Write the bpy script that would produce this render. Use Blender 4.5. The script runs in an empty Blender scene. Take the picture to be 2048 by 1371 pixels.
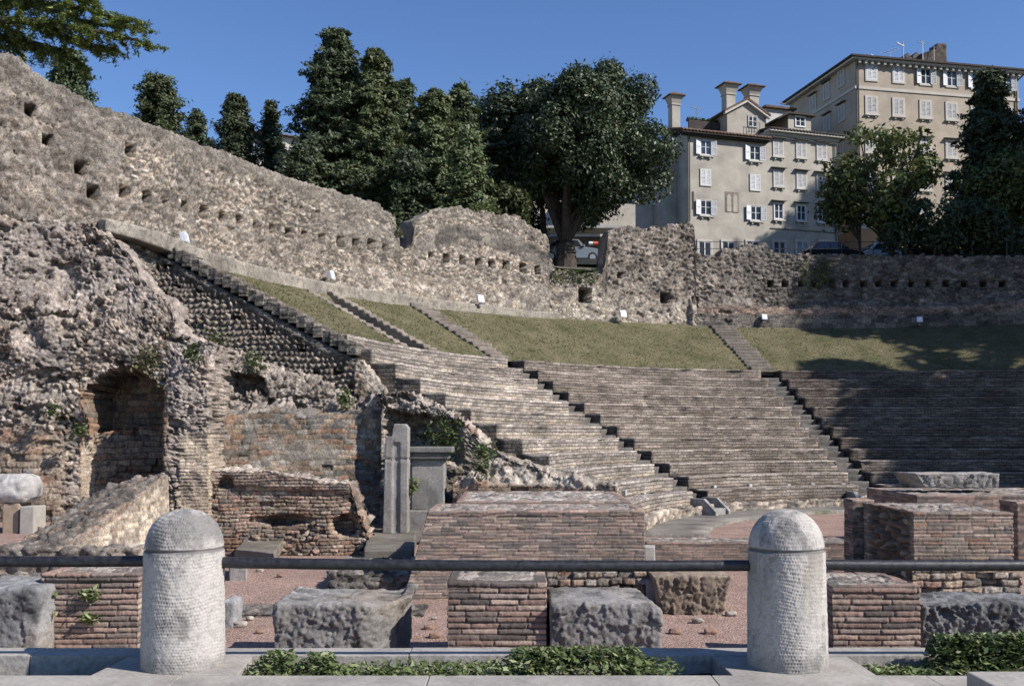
import bpy, math, random
import numpy as np
from mathutils import Vector
R = math.radians
SC = bpy.context.scene
COL = SC.collection
RNG = np.random.default_rng(7)
random.seed(7)

# ------------------------------------------------------------------ camera
PITCH = R(2.5)
F_PX = 2000.0
Y0 = 782.7
EYE = 1.6
cam = bpy.data.cameras.new('camera')
cam.lens = 36.0 * F_PX / 2048
cam.sensor_width = 36.0
cam.shift_y = (Y0 - 685.5) / 2048
cam.clip_start = 0.1
cam.clip_end = 3000
cam_o = bpy.data.objects.new('camera', cam)
cam_o.location = (0, 0, EYE)
cam_o.rotation_euler = (R(90) + PITCH, 0, 0)
COL.objects.link(cam_o)
SC.camera = cam_o

# ------------------------------------------------------------------ light
SUN_H = (0.905, -0.425)          # horizontal direction towards the sun
SUN_EL = R(38)
w = bpy.data.worlds.new('World'); SC.world = w; w.use_nodes = True
nt = w.node_tree
bg = nt.nodes['Background']
sky = nt.nodes.new('ShaderNodeTexSky'); sky.sky_type = 'NISHITA'
sky.sun_disc = False
sky.sun_elevation = SUN_EL
sky.sun_rotation = math.atan2(SUN_H[0], SUN_H[1])
sky.altitude = 900; sky.air_density = 1.0; sky.dust_density = 0.15; sky.ozone_density = 3.5
hs = nt.nodes.new('ShaderNodeHueSaturation'); hs.inputs['Saturation'].default_value = 1.12; hs.inputs['Hue'].default_value = 0.508; hs.inputs['Value'].default_value = 1.15
nt.links.new(sky.outputs[0], hs.inputs['Color'])
nt.links.new(hs.outputs[0], bg.inputs[0]); bg.inputs[1].default_value = 0.098
sun = bpy.data.lights.new('sun', 'SUN'); sun.energy = 4.9; sun.angle = R(0.53); sun.color = (1, 0.945, 0.885)
so = bpy.data.objects.new('sun', sun); COL.objects.link(so)
n_ = math.hypot(*SUN_H)
sd = Vector((SUN_H[0]/n_*math.cos(SUN_EL), SUN_H[1]/n_*math.cos(SUN_EL), math.sin(SUN_EL)))
so.rotation_euler = sd.to_track_quat('Z', 'Y').to_euler()
so.location = sd * 80
SC.view_settings.view_transform = 'Standard'; SC.view_settings.look = 'None'
SC.view_settings.exposure = 0.48; SC.view_settings.gamma = 1.0
SC.cycles.max_bounces = 6; SC.cycles.diffuse_bounces = 1; SC.cycles.transparent_max_bounces = 8

# ------------------------------------------------------------------ picking points in the world
CT, ST = math.cos(PITCH), math.sin(PITCH)
def ray(px, py):
    vx = (px - 1024) / F_PX; vy = (Y0 - py) / F_PX
    return vx, CT - ST * vy, ST + CT * vy
def at(px, py, y):
    a, b, c = ray(px, py)
    return np.array([a / b * y, y, EYE + c / b * y])
def atz(px, py, z):
    a, b, c = ray(px, py)
    t = (z - EYE) / c
    return np.array([a * t, b * t, z])
def xat(px, y, py=900): return at(px, py, y)[0]
def zat(py, y, px=1024): return at(px, py, y)[2]

# ------------------------------------------------------------------ noise
def h3(ix, iy, iz, seed=0):
    x = (ix.astype(np.int64) * 374761393 + iy.astype(np.int64) * 668265263 + iz.astype(np.int64) * 2147483647 + seed * 974634777) & 0xFFFFFFFF
    x = ((x ^ (x >> 13)) * 1274126177) & 0xFFFFFFFF
    x = ((x ^ (x >> 16)) * 2246822519) & 0xFFFFFFFF
    x = x ^ (x >> 15)
    return (x & 0xFFFFFF).astype(np.float64) / 16777216.0
def vnoise(P, seed=0):
    P = np.atleast_2d(P)
    i = np.floor(P); f = P - i; i = i.astype(np.int64)
    u = f * f * (3 - 2 * f)
    r = 0
    for dx in (0, 1):
        wx = u[:, 0] if dx else 1 - u[:, 0]
        for dy in (0, 1):
            wy = u[:, 1] if dy else 1 - u[:, 1]
            for dz in (0, 1):
                wz = u[:, 2] if dz else 1 - u[:, 2]
                r = r + wx * wy * wz * h3(i[:, 0] + dx, i[:, 1] + dy, i[:, 2] + dz, seed)
    return r * 2 - 1
def fbm(P, octv=4, seed=0, gain=0.5):
    a = 1.0; s = 0; t = 0
    for o in range(octv):
        s = s + a * vnoise(P * (2.03 ** o), seed + o * 17); t += a; a *= gain
    return s / t
def voro(P, seed=0):
    n = len(P); F1 = np.full(n, 9.0); F2 = np.full(n, 9.0); ID = np.zeros(n); OV = np.zeros((n, 3))
    i0 = np.floor(P).astype(np.int64)
    for dx in (-1, 0, 1):
        for dy in (-1, 0, 1):
            for dz in (-1, 0, 1):
                ix, iy, iz = i0[:, 0] + dx, i0[:, 1] + dy, i0[:, 2] + dz
                a = h3(ix, iy, iz, seed); b = h3(ix, iy, iz, seed + 1); c = h3(ix, iy, iz, seed + 2)
                d = np.sqrt((ix + a - P[:, 0]) ** 2 + (iy + b - P[:, 1]) ** 2 + (iz + c - P[:, 2]) ** 2)
                m = d < F1
                F2 = np.where(m, F1, np.minimum(F2, d)); ID = np.where(m, (a * 7.13 + b * 3.7 + c) % 1.0, ID); F1 = np.where(m, d, F1)
                OV[m] = np.stack([P[m, 0]-ix[m]-a[m], P[m, 1]-iy[m]-b[m], P[m, 2]-iz[m]-c[m]], 1)
    return F1, F2, ID, OV
def sstep(a, b, x):
    t = np.clip((x - a) / (b - a), 0, 1); return t * t * (3 - 2 * t)
def lerp(a, b, t): return a + (b - a) * t

# ------------------------------------------------------------------ objects
def tag(o, label=None, cat=None, group=None, kind=None):
    if label: o['label'] = label
    if cat: o['category'] = cat
    if group: o['group'] = group
    if kind: o['kind'] = kind
    return o
def thing(name, label, cat, loc=(0, 0, 0), group=None, rz=0):
    o = bpy.data.objects.new(name, None); COL.objects.link(o)
    o.location = loc; o.rotation_euler = (0, 0, rz)
    o.empty_display_size = 0.2
    return tag(o, label, cat, group)
def fast_mesh(name, V, Fa, mat, col=None, bc=None, smooth=False):
    V = np.asarray(V, dtype=np.float32); Fa = np.asarray(Fa, dtype=np.int32)
    me = bpy.data.meshes.new(name)
    k = Fa.shape[1]
    me.vertices.add(len(V)); me.vertices.foreach_set('co', V.ravel())
    me.loops.add(Fa.size); me.loops.foreach_set('vertex_index', Fa.ravel())
    me.polygons.add(len(Fa)); me.polygons.foreach_set('loop_start', np.arange(0, Fa.size, k, dtype=np.int32))
    try: me.polygons.foreach_set('loop_total', np.full(len(Fa), k, dtype=np.int32))
    except Exception: pass
    if smooth: me.polygons.foreach_set('use_smooth', np.ones(len(Fa), dtype=bool))
    me.update(calc_edges=True); me.validate()
    if col is not None:
        a = me.color_attributes.new('Col', 'FLOAT_COLOR', 'POINT')
        c4 = np.ones((len(V), 4), dtype=np.float32); c4[:, :3] = col
        a.data.foreach_set('color', c4.ravel())
    if bc is not None:
        a = me.attributes.new('bc', 'FLOAT_VECTOR', 'POINT')
        a.data.foreach_set('vector', np.asarray(bc, dtype=np.float32).ravel())
    if mat: me.materials.append(mat)
    return me
def link(name, me, parent=None):
    o = bpy.data.objects.new(name, me); COL.objects.link(o)
    if parent:
        o.parent = parent
    return o
def local(V, parent):          # world vertices -> the parent's space (parents may be turned about z)
    if parent is None: return V
    V = np.asarray(V, dtype=float) - np.array(parent.location)
    a = -parent.rotation_euler[2]
    c, s = math.cos(a), math.sin(a)
    return np.stack([V[:, 0] * c - V[:, 1] * s, V[:, 0] * s + V[:, 1] * c, V[:, 2]], 1)
def vnormals(V, Fa):
    a, b, c, d = V[Fa[:, 0]], V[Fa[:, 1]], V[Fa[:, 2]], V[Fa[:, 3]]
    n = np.cross(c - a, d - b)
    N = np.zeros_like(V)
    for k in range(4):
        for j in range(3):
            N[:, j] += np.bincount(Fa[:, k], weights=n[:, j], minlength=len(V))
    return N / np.maximum(np.linalg.norm(N, axis=1, keepdims=True), 1e-9)
def shell(U, V, W, fmap):
    U, V, W = (np.asarray(q, dtype=float) for q in (U, V, W))
    nu, nv, nw = len(U), len(V), len(W)
    m = np.zeros((nu, nv, nw), bool)
    m[0] = m[-1] = True; m[:, 0] = m[:, -1] = True; m[:, :, 0] = m[:, :, -1] = True
    idx = np.full((nu, nv, nw), -1); idx[m] = np.arange(m.sum())
    I, J, K = np.nonzero(m)
    P = fmap(U[I], V[J], W[K])
    f = []
    def q(a, rev):
        A = np.stack([a[:-1, :-1], a[1:, :-1], a[1:, 1:], a[:-1, 1:]], -1).reshape(-1, 4)
        f.append(A[:, ::-1] if rev else A)
    q(idx[:, :, 0], False); q(idx[:, :, -1], True)
    q(idx[:, -1, :], False); q(idx[:, 0, :], True)
    q(idx[0], False); q(idx[-1], True)
    return P, np.concatenate(f), np.stack([U[I], V[J], W[K]], 1)
def chunked(pat, P, N, n=150000):
    D, C = [], []
    for k in range(0, len(P), n):
        d, c = pat(P[k:k+n], N[k:k+n]); D.append(d); C.append(c)
    return np.concatenate(D), np.concatenate(C)
def relief(name, P, Fa, pat, mat, parent=None, smooth=False, bc=None):
    N = vnormals(P, Fa)
    d, c = chunked(pat, P, N)
    P = P + N * d[:, None]
    me = fast_mesh(name, local(P, parent), Fa, mat, col=c, bc=bc, smooth=smooth)
    return link(name, me, parent)
def n_(L, step): return max(2, int(math.ceil(abs(L) / step)) + 1)
def lin(a, b, step): return np.linspace(a, b, n_(b - a, step))

# small mesh collector for hard parts
class MB:
    def __init__(s): s.v = []; s.f = []
    def quadbox(s, c):        # 8 corners: bottom 4 ccw, top 4 ccw
        b = len(s.v); s.v += [tuple(map(float, q)) for q in c]
        for q in ((0,3,2,1),(4,5,6,7),(0,1,5,4),(1,2,6,5),(2,3,7,6),(3,0,4,7)): s.f.append(tuple(b+i for i in q))
        return s
    def box(s, x0, x1, y0, y1, z0, z1):
        return s.quadbox([(x0,y0,z0),(x1,y0,z0),(x1,y1,z0),(x0,y1,z0),(x0,y0,z1),(x1,y0,z1),(x1,y1,z1),(x0,y1,z1)])
    def prism(s, poly, h0, h1, f):     # poly in (a,b), extruded over h; f(a,b,h)->xyz
        b = len(s.v); n = len(poly)
        s.v += [tuple(map(float, f(p[0], p[1], h0))) for p in poly] + [tuple(map(float, f(p[0], p[1], h1))) for p in poly]
        s.f.append(tuple(b+i for i in range(n))[::-1]); s.f.append(tuple(b+n+i for i in range(n)))
        for i in range(n): s.f.append((b+i, b+(i+1)%n, b+n+(i+1)%n, b+n+i))
        return s
    def tube(s, p, q, r0, r1=None, n=8, cap=True):
        r1 = r0 if r1 is None else r1
        p = Vector(p); q = Vector(q); d = (q-p).normalized()
        a = d.orthogonal().normalized(); c = d.cross(a)
        b = len(s.v)
        for e, r in ((p, r0), (q, r1)):
            for i in range(n):
                t = 2*math.pi*i/n; s.v.append(tuple(e + (a*math.cos(t)+c*math.sin(t))*r))
        for i in range(n): s.f.append((b+i, b+(i+1)%n, b+n+(i+1)%n, b+n+i))
        if cap: s.f.append(tuple(b+i for i in range(n))[::-1]); s.f.append(tuple(b+n+i for i in range(n)))
        return s
    def path(s, pts, rads, n=8):
        for i in range(len(pts)-1): s.tube(pts[i], pts[i+1], rads[i], rads[i+1], n, True)
        return s
    def build(s, name, mat, parent=None, bevel=0, smooth=False):
        me = bpy.data.meshes.new(name)
        v = s.v
        if parent is not None and len(v): v = local(np.array(v), parent).tolist()
        me.from_pydata(v, [], s.f); me.update()
        if mat: me.materials.append(mat)
        if smooth:
            me.polygons.foreach_set('use_smooth', [True]*len(me.polygons))
        import bmesh
        bm = bmesh.new(); bm.from_mesh(me)
        bmesh.ops.recalc_face_normals(bm, faces=bm.faces)
        if bevel: bmesh.ops.bevel(bm, geom=list(bm.edges), offset=bevel, segments=2, affect='EDGES', profile=0.6)
        bm.to_mesh(me); bm.free()
        return link(name, me, parent)
def copy_tree(o, parent=None):
    c = o.copy(); COL.objects.link(c); c.parent = parent
    for ch in list(o.children): copy_tree(ch, c)
    return c

# ------------------------------------------------------------------ materials
def nodes(name):
    m = bpy.data.materials.new(name); m.use_nodes = True
    t = m.node_tree; b = t.nodes['Principled BSDF']
    return m, t, b
def N(t, kind, **kw):
    n = t.nodes.new(kind)
    for k, v in kw.items():
        if k in n.inputs.keys(): n.inputs[k].default_value = v
        else: setattr(n, k, v)
    return n
def L(t, a, b): t.links.new(a, b)
def noise_ramp(t, vec, scale, lo, hi, detail=5, rough=0.6, p0=0.3, p1=0.7):
    n = N(t, 'ShaderNodeTexNoise'); n.inputs['Scale'].default_value = scale; n.inputs['Detail'].default_value = detail; n.inputs['Roughness'].default_value = rough
    if vec is not None: L(t, vec, n.inputs['Vector'])
    r = N(t, 'ShaderNodeValToRGB'); L(t, n.outputs['Fac'], r.inputs[0])
    r.color_ramp.elements[0].position = p0; r.color_ramp.elements[1].position = p1
    r.color_ramp.elements[0].color = tuple(lo) + (1,) if len(lo) == 3 else lo
    r.color_ramp.elements[1].color = tuple(hi) + (1,) if len(hi) == 3 else hi
    return r.outputs[0], n.outputs['Fac']
def mul(t, a, b, fac=1.0, mode='MULTIPLY'):
    m = N(t, 'ShaderNodeMix'); m.data_type = 'RGBA'; m.blend_type = mode; m.inputs[0].default_value = fac
    L(t, a, m.inputs[6]); L(t, b, m.inputs[7]); return m.outputs[2]
def masonry(name, fine=28, lo=0.62, hi=1.28, bump=0.5, dist=0.02, big=True, stain=0.55, speck=0):
    m, t, b = nodes(name)
    at_ = N(t, 'ShaderNodeAttribute', attribute_name='Col')
    geo = N(t, 'ShaderNodeNewGeometry'); vec = geo.outputs['Position']
    c1, f1 = noise_ramp(t, vec, fine, (lo,)*3, (hi,)*3, 6, 0.78, .38, .62)
    col = mul(t, at_.outputs['Color'], c1)
    if speck:
        c4, f4 = noise_ramp(t, vec, speck, (.46, .44, .42), (1.34, 1.31, 1.26), 7, 0.8, .38, .54)
        col = mul(t, col, c4, .75)
    if big:
        c2, f2 = noise_ramp(t, vec, 0.9, (stain, stain*0.98, stain*0.97), (1.12, 1.1, 1.07), 7, 0.65, 0.34, 0.6)
        col = mul(t, col, c2, 0.8)
    L(t, col, b.inputs['Base Color']); b.inputs['Roughness'].default_value = 0.93
    b.inputs['Specular IOR Level'].default_value = 0.15
    n2 = N(t, 'ShaderNodeTexNoise'); n2.inputs['Scale'].default_value = fine * 0.38; n2.inputs['Detail'].default_value = 9; n2.inputs['Roughness'].default_value = 0.8
    L(t, vec, n2.inputs['Vector'])
    bp = N(t, 'ShaderNodeBump'); bp.inputs['Strength'].default_value = bump; bp.inputs['Distance'].default_value = dist
    L(t, n2.outputs['Fac'], bp.inputs['Height']); L(t, bp.outputs[0], b.inputs['Normal'])
    return m
def plain(name, c, rough=0.7, metal=0.0, var=0.12, scale=6, bump=0.0, spec=0.3):
    m, t, b = nodes(name)
    geo = N(t, 'ShaderNodeNewGeometry')
    c1, f = noise_ramp(t, geo.outputs['Position'], scale, tuple(x*(1-var*1.6) for x in c), tuple(x*(1+var) for x in c), 6, 0.65)
    L(t, c1, b.inputs['Base Color']); b.inputs['Roughness'].default_value = rough; b.inputs['Metallic'].default_value = metal
    b.inputs['Specular IOR Level'].default_value = spec
    if bump:
        bp = N(t, 'ShaderNodeBump'); bp.inputs['Strength'].default_value = bump; bp.inputs['Distance'].default_value = 0.01
        n = N(t, 'ShaderNodeTexNoise'); n.inputs['Scale'].default_value = scale * 6; n.inputs['Detail'].default_value = 6
        L(t, geo.outputs['Position'], n.inputs['Vector'])
        L(t, n.outputs['Fac'], bp.inputs['Height']); L(t, bp.outputs[0], b.inputs['Normal'])
    return m
def leafmat(name, rough=0.55, trans=0.25, spec=0.35):
    m, t, b = nodes(name)
    a = N(t, 'ShaderNodeAttribute', attribute_name='Col')
    L(t, a.outputs['Color'], b.inputs['Base Color']); b.inputs['Roughness'].default_value = rough
    b.inputs['Specular IOR Level'].default_value = spec
    tr = N(t, 'ShaderNodeBsdfTranslucent'); L(t, a.outputs['Color'], tr.inputs['Color'])
    mx = N(t, 'ShaderNodeMixShader'); mx.inputs[0].default_value = trans
    out = [n for n in t.nodes if n.type == 'OUTPUT_MATERIAL'][0]
    L(t, b.outputs[0], mx.inputs[1]); L(t, tr.outputs[0], mx.inputs[2]); L(t, mx.outputs[0], out.inputs[0])
    return m

M = {}
M['masonry'] = masonry('old_masonry', bump=.8, dist=.04, speck=6)
M['masonry_near'] = masonry('near_masonry', fine=60, lo=0.7, hi=1.22, bump=0.8, dist=0.014, stain=0.68)
M['stone_near'] = masonry('grey_limestone', fine=45, lo=0.72, hi=1.2, bump=0.9, dist=0.02, stain=0.7)
M['leaf'] = leafmat('leaf')
M['leaf_gloss'] = leafmat('glossy_leaf', 0.48, 0.15, 0.4)
M['bark'] = plain('bark', (0.07, 0.055, 0.045), 0.95, var=0.4, scale=5, bump=0.6)

PINK = np.array([(.50,.43,.36),(.43,.37,.315),(.29,.255,.22),(.58,.505,.43),(.38,.31,.25),(.18,.162,.147),(.45,.385,.32)])
def pits(P, seed, sc=3.2, dep=.14, lo=.16, hi=.34):
    f = fbm(P*np.array((sc, sc, sc*1.5)), 4, seed, .6)
    g = fbm(P*np.array((sc, sc, sc*1.5))*2.7, 3, seed+9, .6)
    return -dep*sstep(lo, hi, f)-dep*.5*sstep(lo+.04, hi+.04, g)
GREY = np.array([(.21,.20,.185),(.27,.25,.225),(.16,.152,.142),(.31,.285,.255),(.13,.125,.118)])
CREAM = np.array([(.53,.475,.41),(.46,.41,.35),(.39,.335,.28),(.60,.55,.49),(.31,.285,.26)])
BRICK = np.array([(.33,.225,.18),(.27,.19,.155),(.37,.265,.21),(.21,.165,.14),(.29,.23,.195),(.39,.30,.24),(.155,.13,.115)])
TAN = np.array([(.34,.27,.205),(.30,.225,.165),(.37,.30,.235),(.25,.19,.145),(.32,.20,.14),(.22,.19,.165)])
MORT = np.array((.33,.30,.27)); DMORT = np.array((.12,.105,.095))

def pick(pal, h): return pal[np.clip((h * len(pal)).astype(int), 0, len(pal) - 1)]
def stones(P, sc, dep, seed, pal, mort, warp=0.25, gap=0.18, big=0.0, bigs=1.2):
    wv = np.stack([vnoise(P * 2.3, seed + 5), vnoise(P * 2.3, seed + 6), vnoise(P * 2.3, seed + 7)], 1)
    Q = P / np.array(sc) + wv * warp
    F1, F2, ID, OV = voro(Q, seed)
    e = sstep(0.0, gap * 1.5, F2 - F1)
    t1 = (ID * 41.3) % 1 - .5; t2 = (ID * 73.7) % 1 - .5; t3 = (ID * 97.1) % 1 - .5
    tilt = OV[:, 0] * t1 + OV[:, 1] * t2 + OV[:, 2] * t3
    d = dep * (e * (0.35 + 0.75 * ID + 1.3 * tilt) - 0.5)
    d = d + dep * 0.30 * fbm(P * 9, 3, seed + 9, .6) + .014 * fbm(P * 17, 2, seed + 11) + .014 * fbm(P * 33, 2, seed + 10)
    if big: d = d + big * fbm(P * bigs, 4, seed + 31)
    c = lerp(mort, pick(pal, (ID * 13.7) % 1), (0.15 + 0.85 * e)[:, None]) * (0.72 + 0.56 * ((ID * 31.3) % 1))[:, None]
    return d, c
def bricks(P, Nn, bh, bl, dep, seed, pal, mort, miss=0.0, wob=0.012, jt=0.010, wear=0.5):
    hz = np.abs(Nn[:, 0]) > np.abs(Nn[:, 1])
    a = np.where(hz, P[:, 1], P[:, 0]) + 0.003 * P[:, 2]
    zz = P[:, 2] + wob * vnoise(P * 1.7, seed) + wob * 0.35 * vnoise(P * 9, seed + 1)
    row = np.floor(zz / bh); fz = zz / bh - row
    z0 = np.zeros_like(row)
    r1 = h3(row, z0 + hz, z0, seed + 2)
    L_ = bl * (0.75 + 0.6 * r1)
    s = a / L_ + r1 * 11.3
    cx = np.floor(s); fs = s - cx
    ws = 0.16 * (h3(cx, row, z0, seed + 8) - 0.5)
    idh = h3(cx, row, z0 + hz, seed + 3); id2 = h3(cx, row, z0 + hz, seed + 4)
    dz = np.minimum(fz, 1 - fz) * bh; dsd = np.minimum(fs, 1 - fs) * L_
    dd = np.minimum(dz, dsd) + 0.0025 * vnoise(P * 60, seed + 12)
    e = sstep(jt * 0.35, jt * 1.3, dd)
    d = dep * (e - 1) + dep * 0.7 * (idh - 0.5) * e + dep * wear * fbm(P * 22, 3, seed + 6) * e
    gone = id2 < miss
    d = np.where(gone, d - dep * 2.6, d)
    c = lerp(mort, pick(pal, (idh * 17.1) % 1) * (0.8 + 0.4 * id2)[:, None], e[:, None])
    c = c * (1 + 0.22 * fbm(P * 14, 3, seed + 21))[:, None]
    return d, c
def facets(P, s, seed):
    F1, F2, ID, OV = voro(P / s + .3 * np.stack([vnoise(P / s, seed + 5), vnoise(P / s, seed + 6), vnoise(P / s, seed + 7)], 1), seed)
    return OV[:, 0] * ((ID * 41.3) % 1 - .5) * 2 + OV[:, 1] * ((ID * 73.7) % 1 - .5) * 2 + OV[:, 2] * ((ID * 97.1) % 1 - .5) * 2 + .5 * (ID - .5)
def crag(P, seed, col, k=1.0, col2=None):
    d = k*(.15*facets(P*np.array((1,1,1.5)), .26, seed)+.09*facets(P*np.array((1,1,1.3)), .11, seed+3)+.14*fbm(P*1.8, 4, seed+5, .6)+.03*fbm(P*14, 3, seed+6, .6))
    m_ = sstep(-.2, .25, fbm(P*3.1, 4, seed+7))[:,None]
    c = lerp(np.array(col)*.72, np.array(col2 if col2 is not None else col), m_)*(1+.45*fbm(P*9, 3, seed+8))[:,None]
    return d, c
def mixp(a, b, t):
    return lerp(a[0], b[0], t), lerp(a[1], b[1], t[:, None])
# ================================================================== SETTING: ground
GZ = -1.1
TERR = 12.0
def sheet(name, x0, x1, y0, y1, step, zf, mat, kind='structure', col=None, label=None):
    X = lin(x0, x1, step); Y = lin(y0, y1, step)
    gx, gy = np.meshgrid(X, Y, indexing='ij')
    P = np.stack([gx.ravel(), gy.ravel(), np.zeros(gx.size)], 1)
    P[:, 2] = zf(P)
    idx = np.arange(gx.size).reshape(gx.shape)
    Fa = np.stack([idx[:-1, :-1], idx[1:, :-1], idx[1:, 1:], idx[:-1, 1:]], -1).reshape(-1, 4)
    me = fast_mesh(name, P, Fa, mat, col=col(P) if col else None, smooth=True)
    return tag(link(name, me), kind=kind, label=label)

# pink crushed-brick gravel
m, t, b = nodes('pink_gravel')
geo = N(t, 'ShaderNodeNewGeometry'); vec = geo.outputs['Position']
v = N(t, 'ShaderNodeTexVoronoi'); v.inputs['Scale'].default_value = 34; L(t, vec, v.inputs['Vector'])
r = N(t, 'ShaderNodeValToRGB'); L(t, v.outputs['Color'], r.inputs[0])
cr = r.color_ramp; cr.elements[0].color = (.20,.12,.095,1); cr.elements[1].color = (.46,.35,.29,1)
e = cr.elements.new(.5); e.color = (.34,.225,.18,1)
c2, _ = noise_ramp(t, vec, 1.1, (.68,.66,.64), (1.12,1.1,1.08), 8, .7)
c3, _ = noise_ramp(t, vec, 14, (.75,)*3, (1.15,)*3, 6, .8)
L(t, mul(t, mul(t, r.outputs[0], c2), c3), b.inputs['Base Color']); b.inputs['Roughness'].default_value = .95
bp = N(t, 'ShaderNodeBump'); bp.inputs['Strength'].default_value = .8; bp.inputs['Distance'].default_value = .02
L(t, v.outputs['Distance'], bp.inputs['Height']); L(t, bp.outputs[0], b.inputs['Normal'])
M['gravel'] = m
M['earth'] = plain('grass_and_earth', (.085, .085, .05), .95, var=.5, scale=1.5, bump=.5)
M['asphalt'] = plain('asphalt', (.055, .055, .056), .9, var=.2, scale=4)

def ground_h(P):
    d = np.hypot(P[:, 0], P[:, 1] - 30)
    return GZ + .025 * fbm(P * .9, 4, 3) + .012 * fbm(P * 7, 3, 4)
sheet('ground_gravel', -26, 44, 7.62, 44, .12, ground_h, M['gravel'])
# far ground under everything, reaching the horizon
sheet('far_ground', -900, 900, -200, 1500, 60, lambda P: -3.0 + 0 * P[:, 0], M['earth'])

# ================================================================== FOREGROUND: pavement, planters, rail, bollards
m, t, b = nodes('pavement_stone')
geo = N(t, 'ShaderNodeNewGeometry'); vec = geo.outputs['Position']
mp = N(t, 'ShaderNodeMapping'); mp.inputs['Rotation'].default_value = (0, 0, .5); mp.inputs['Scale'].default_value = (1, 2.6, 1); L(t, vec, mp.inputs[0])
c1, f1 = noise_ramp(t, mp.outputs[0], 26, (.27,.25,.225), (.40,.375,.345), 4, .6, .35, .65)
c2, f2 = noise_ramp(t, vec, 2.2, (.66,.65,.64), (1.1,1.08,1.05), 7, .7, .32, .6)
L(t, mul(t, c1, c2), b.inputs['Base Color']); b.inputs['Roughness'].default_value = .85
bp = N(t, 'ShaderNodeBump'); bp.inputs['Strength'].default_value = .7; bp.inputs['Distance'].default_value = .008
L(t, f1, bp.inputs['Height']); L(t, bp.outputs[0], b.inputs['Normal'])
M['pave'] = m
M['soil'] = plain('planter_soil', (.045, .036, .027), .98, var=.5, scale=20, bump=.8)

YF, YK, YB = 6.76, 7.33, 7.60       # planter front edge, back kerb front, back kerb rear
mb = MB()
xs = [-5.6, -4.1, -2.55, -1.1, .55, 1.22, 2.70, 4.2, 5.7]
xs = [-5.6, -3.9, -2.2, -.55, 1.33, 2.76, 4.4, 6.0]
rz = random.Random(3)
for i in range(len(xs)-1):
    mb.box(xs[i]+.003, xs[i+1]-.003, 5.2, YF, -.5, rz.uniform(-.002, .002))
ex = lambda px, py: atz(px, py, 0)[0]
LP, MP0, MP1, RP0 = (ex(196,1341), ex(280,1300)), (ex(480,1344), ex(512,1305)), (ex(1462,1346), ex(1418,1305)), (ex(1736,1338), ex(1672,1298))
def cross(a0, a1, b0, b1):     # (front x, back x) on each side
    mb.quadbox([(a0, YF+.003, -.5), (b0, YF+.003, -.5), (b1, YK, -.5), (a1, YK, -.5), (a0, YF+.003, .001), (b0, YF+.003, .001), (b1, YK, .001), (a1, YK, .001)])
cross(LP[0], LP[1], MP0[0], MP0[1]); cross(MP1[0], MP1[1], RP0[0], RP0[1])
ks = [-5.6, -3.5, -2.35, -.75, .62, 2.1, 3.4, 4.8, 6.0]
for i in range(len(ks)-1): mb.box(ks[i]+.003, ks[i+1]-.003, YK+.003, YB, -.5, rz.uniform(.004, .008))
o = mb.build('pavement', M['pave'], bevel=.006); tag(o, kind='structure')
mb = MB(); mb.box(-5.6, 6.0, 5.21, YB+.0, -2.4, -.503); tag(mb.build('street_foundation', M['pave']), kind='structure')
def pit(x0, x1, z, nm='planter_soil'):
    return sheet(nm, x0, x1, YF, YK+.002, .03, lambda P: z + .02*fbm(P*5, 4, 9), M['soil'])
pit(-5.6, LP[1]+.2, -.2); pit(MP0[0]-.2, MP1[0]+.2, -.12); pit(RP0[1]-.2, 6.0, -.12)
# the street itself, behind the camera
sheet('street_pavement', -40, 40, -14, 5.19, 1.0, lambda P: P[:, 0]*0 - .002, M['pave'])

# pale stone block at the lower right corner
Pc = atz(1932, 1341, .12)
o = MB().box(Pc[0], Pc[0]+1.5, Pc[1]-.75, Pc[1], -.004, .12).build('stone_block', M['pave'], bevel=.012)
tag(o, 'low pale stone block on the pavement, cut by the lower right corner', 'stone block')

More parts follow.
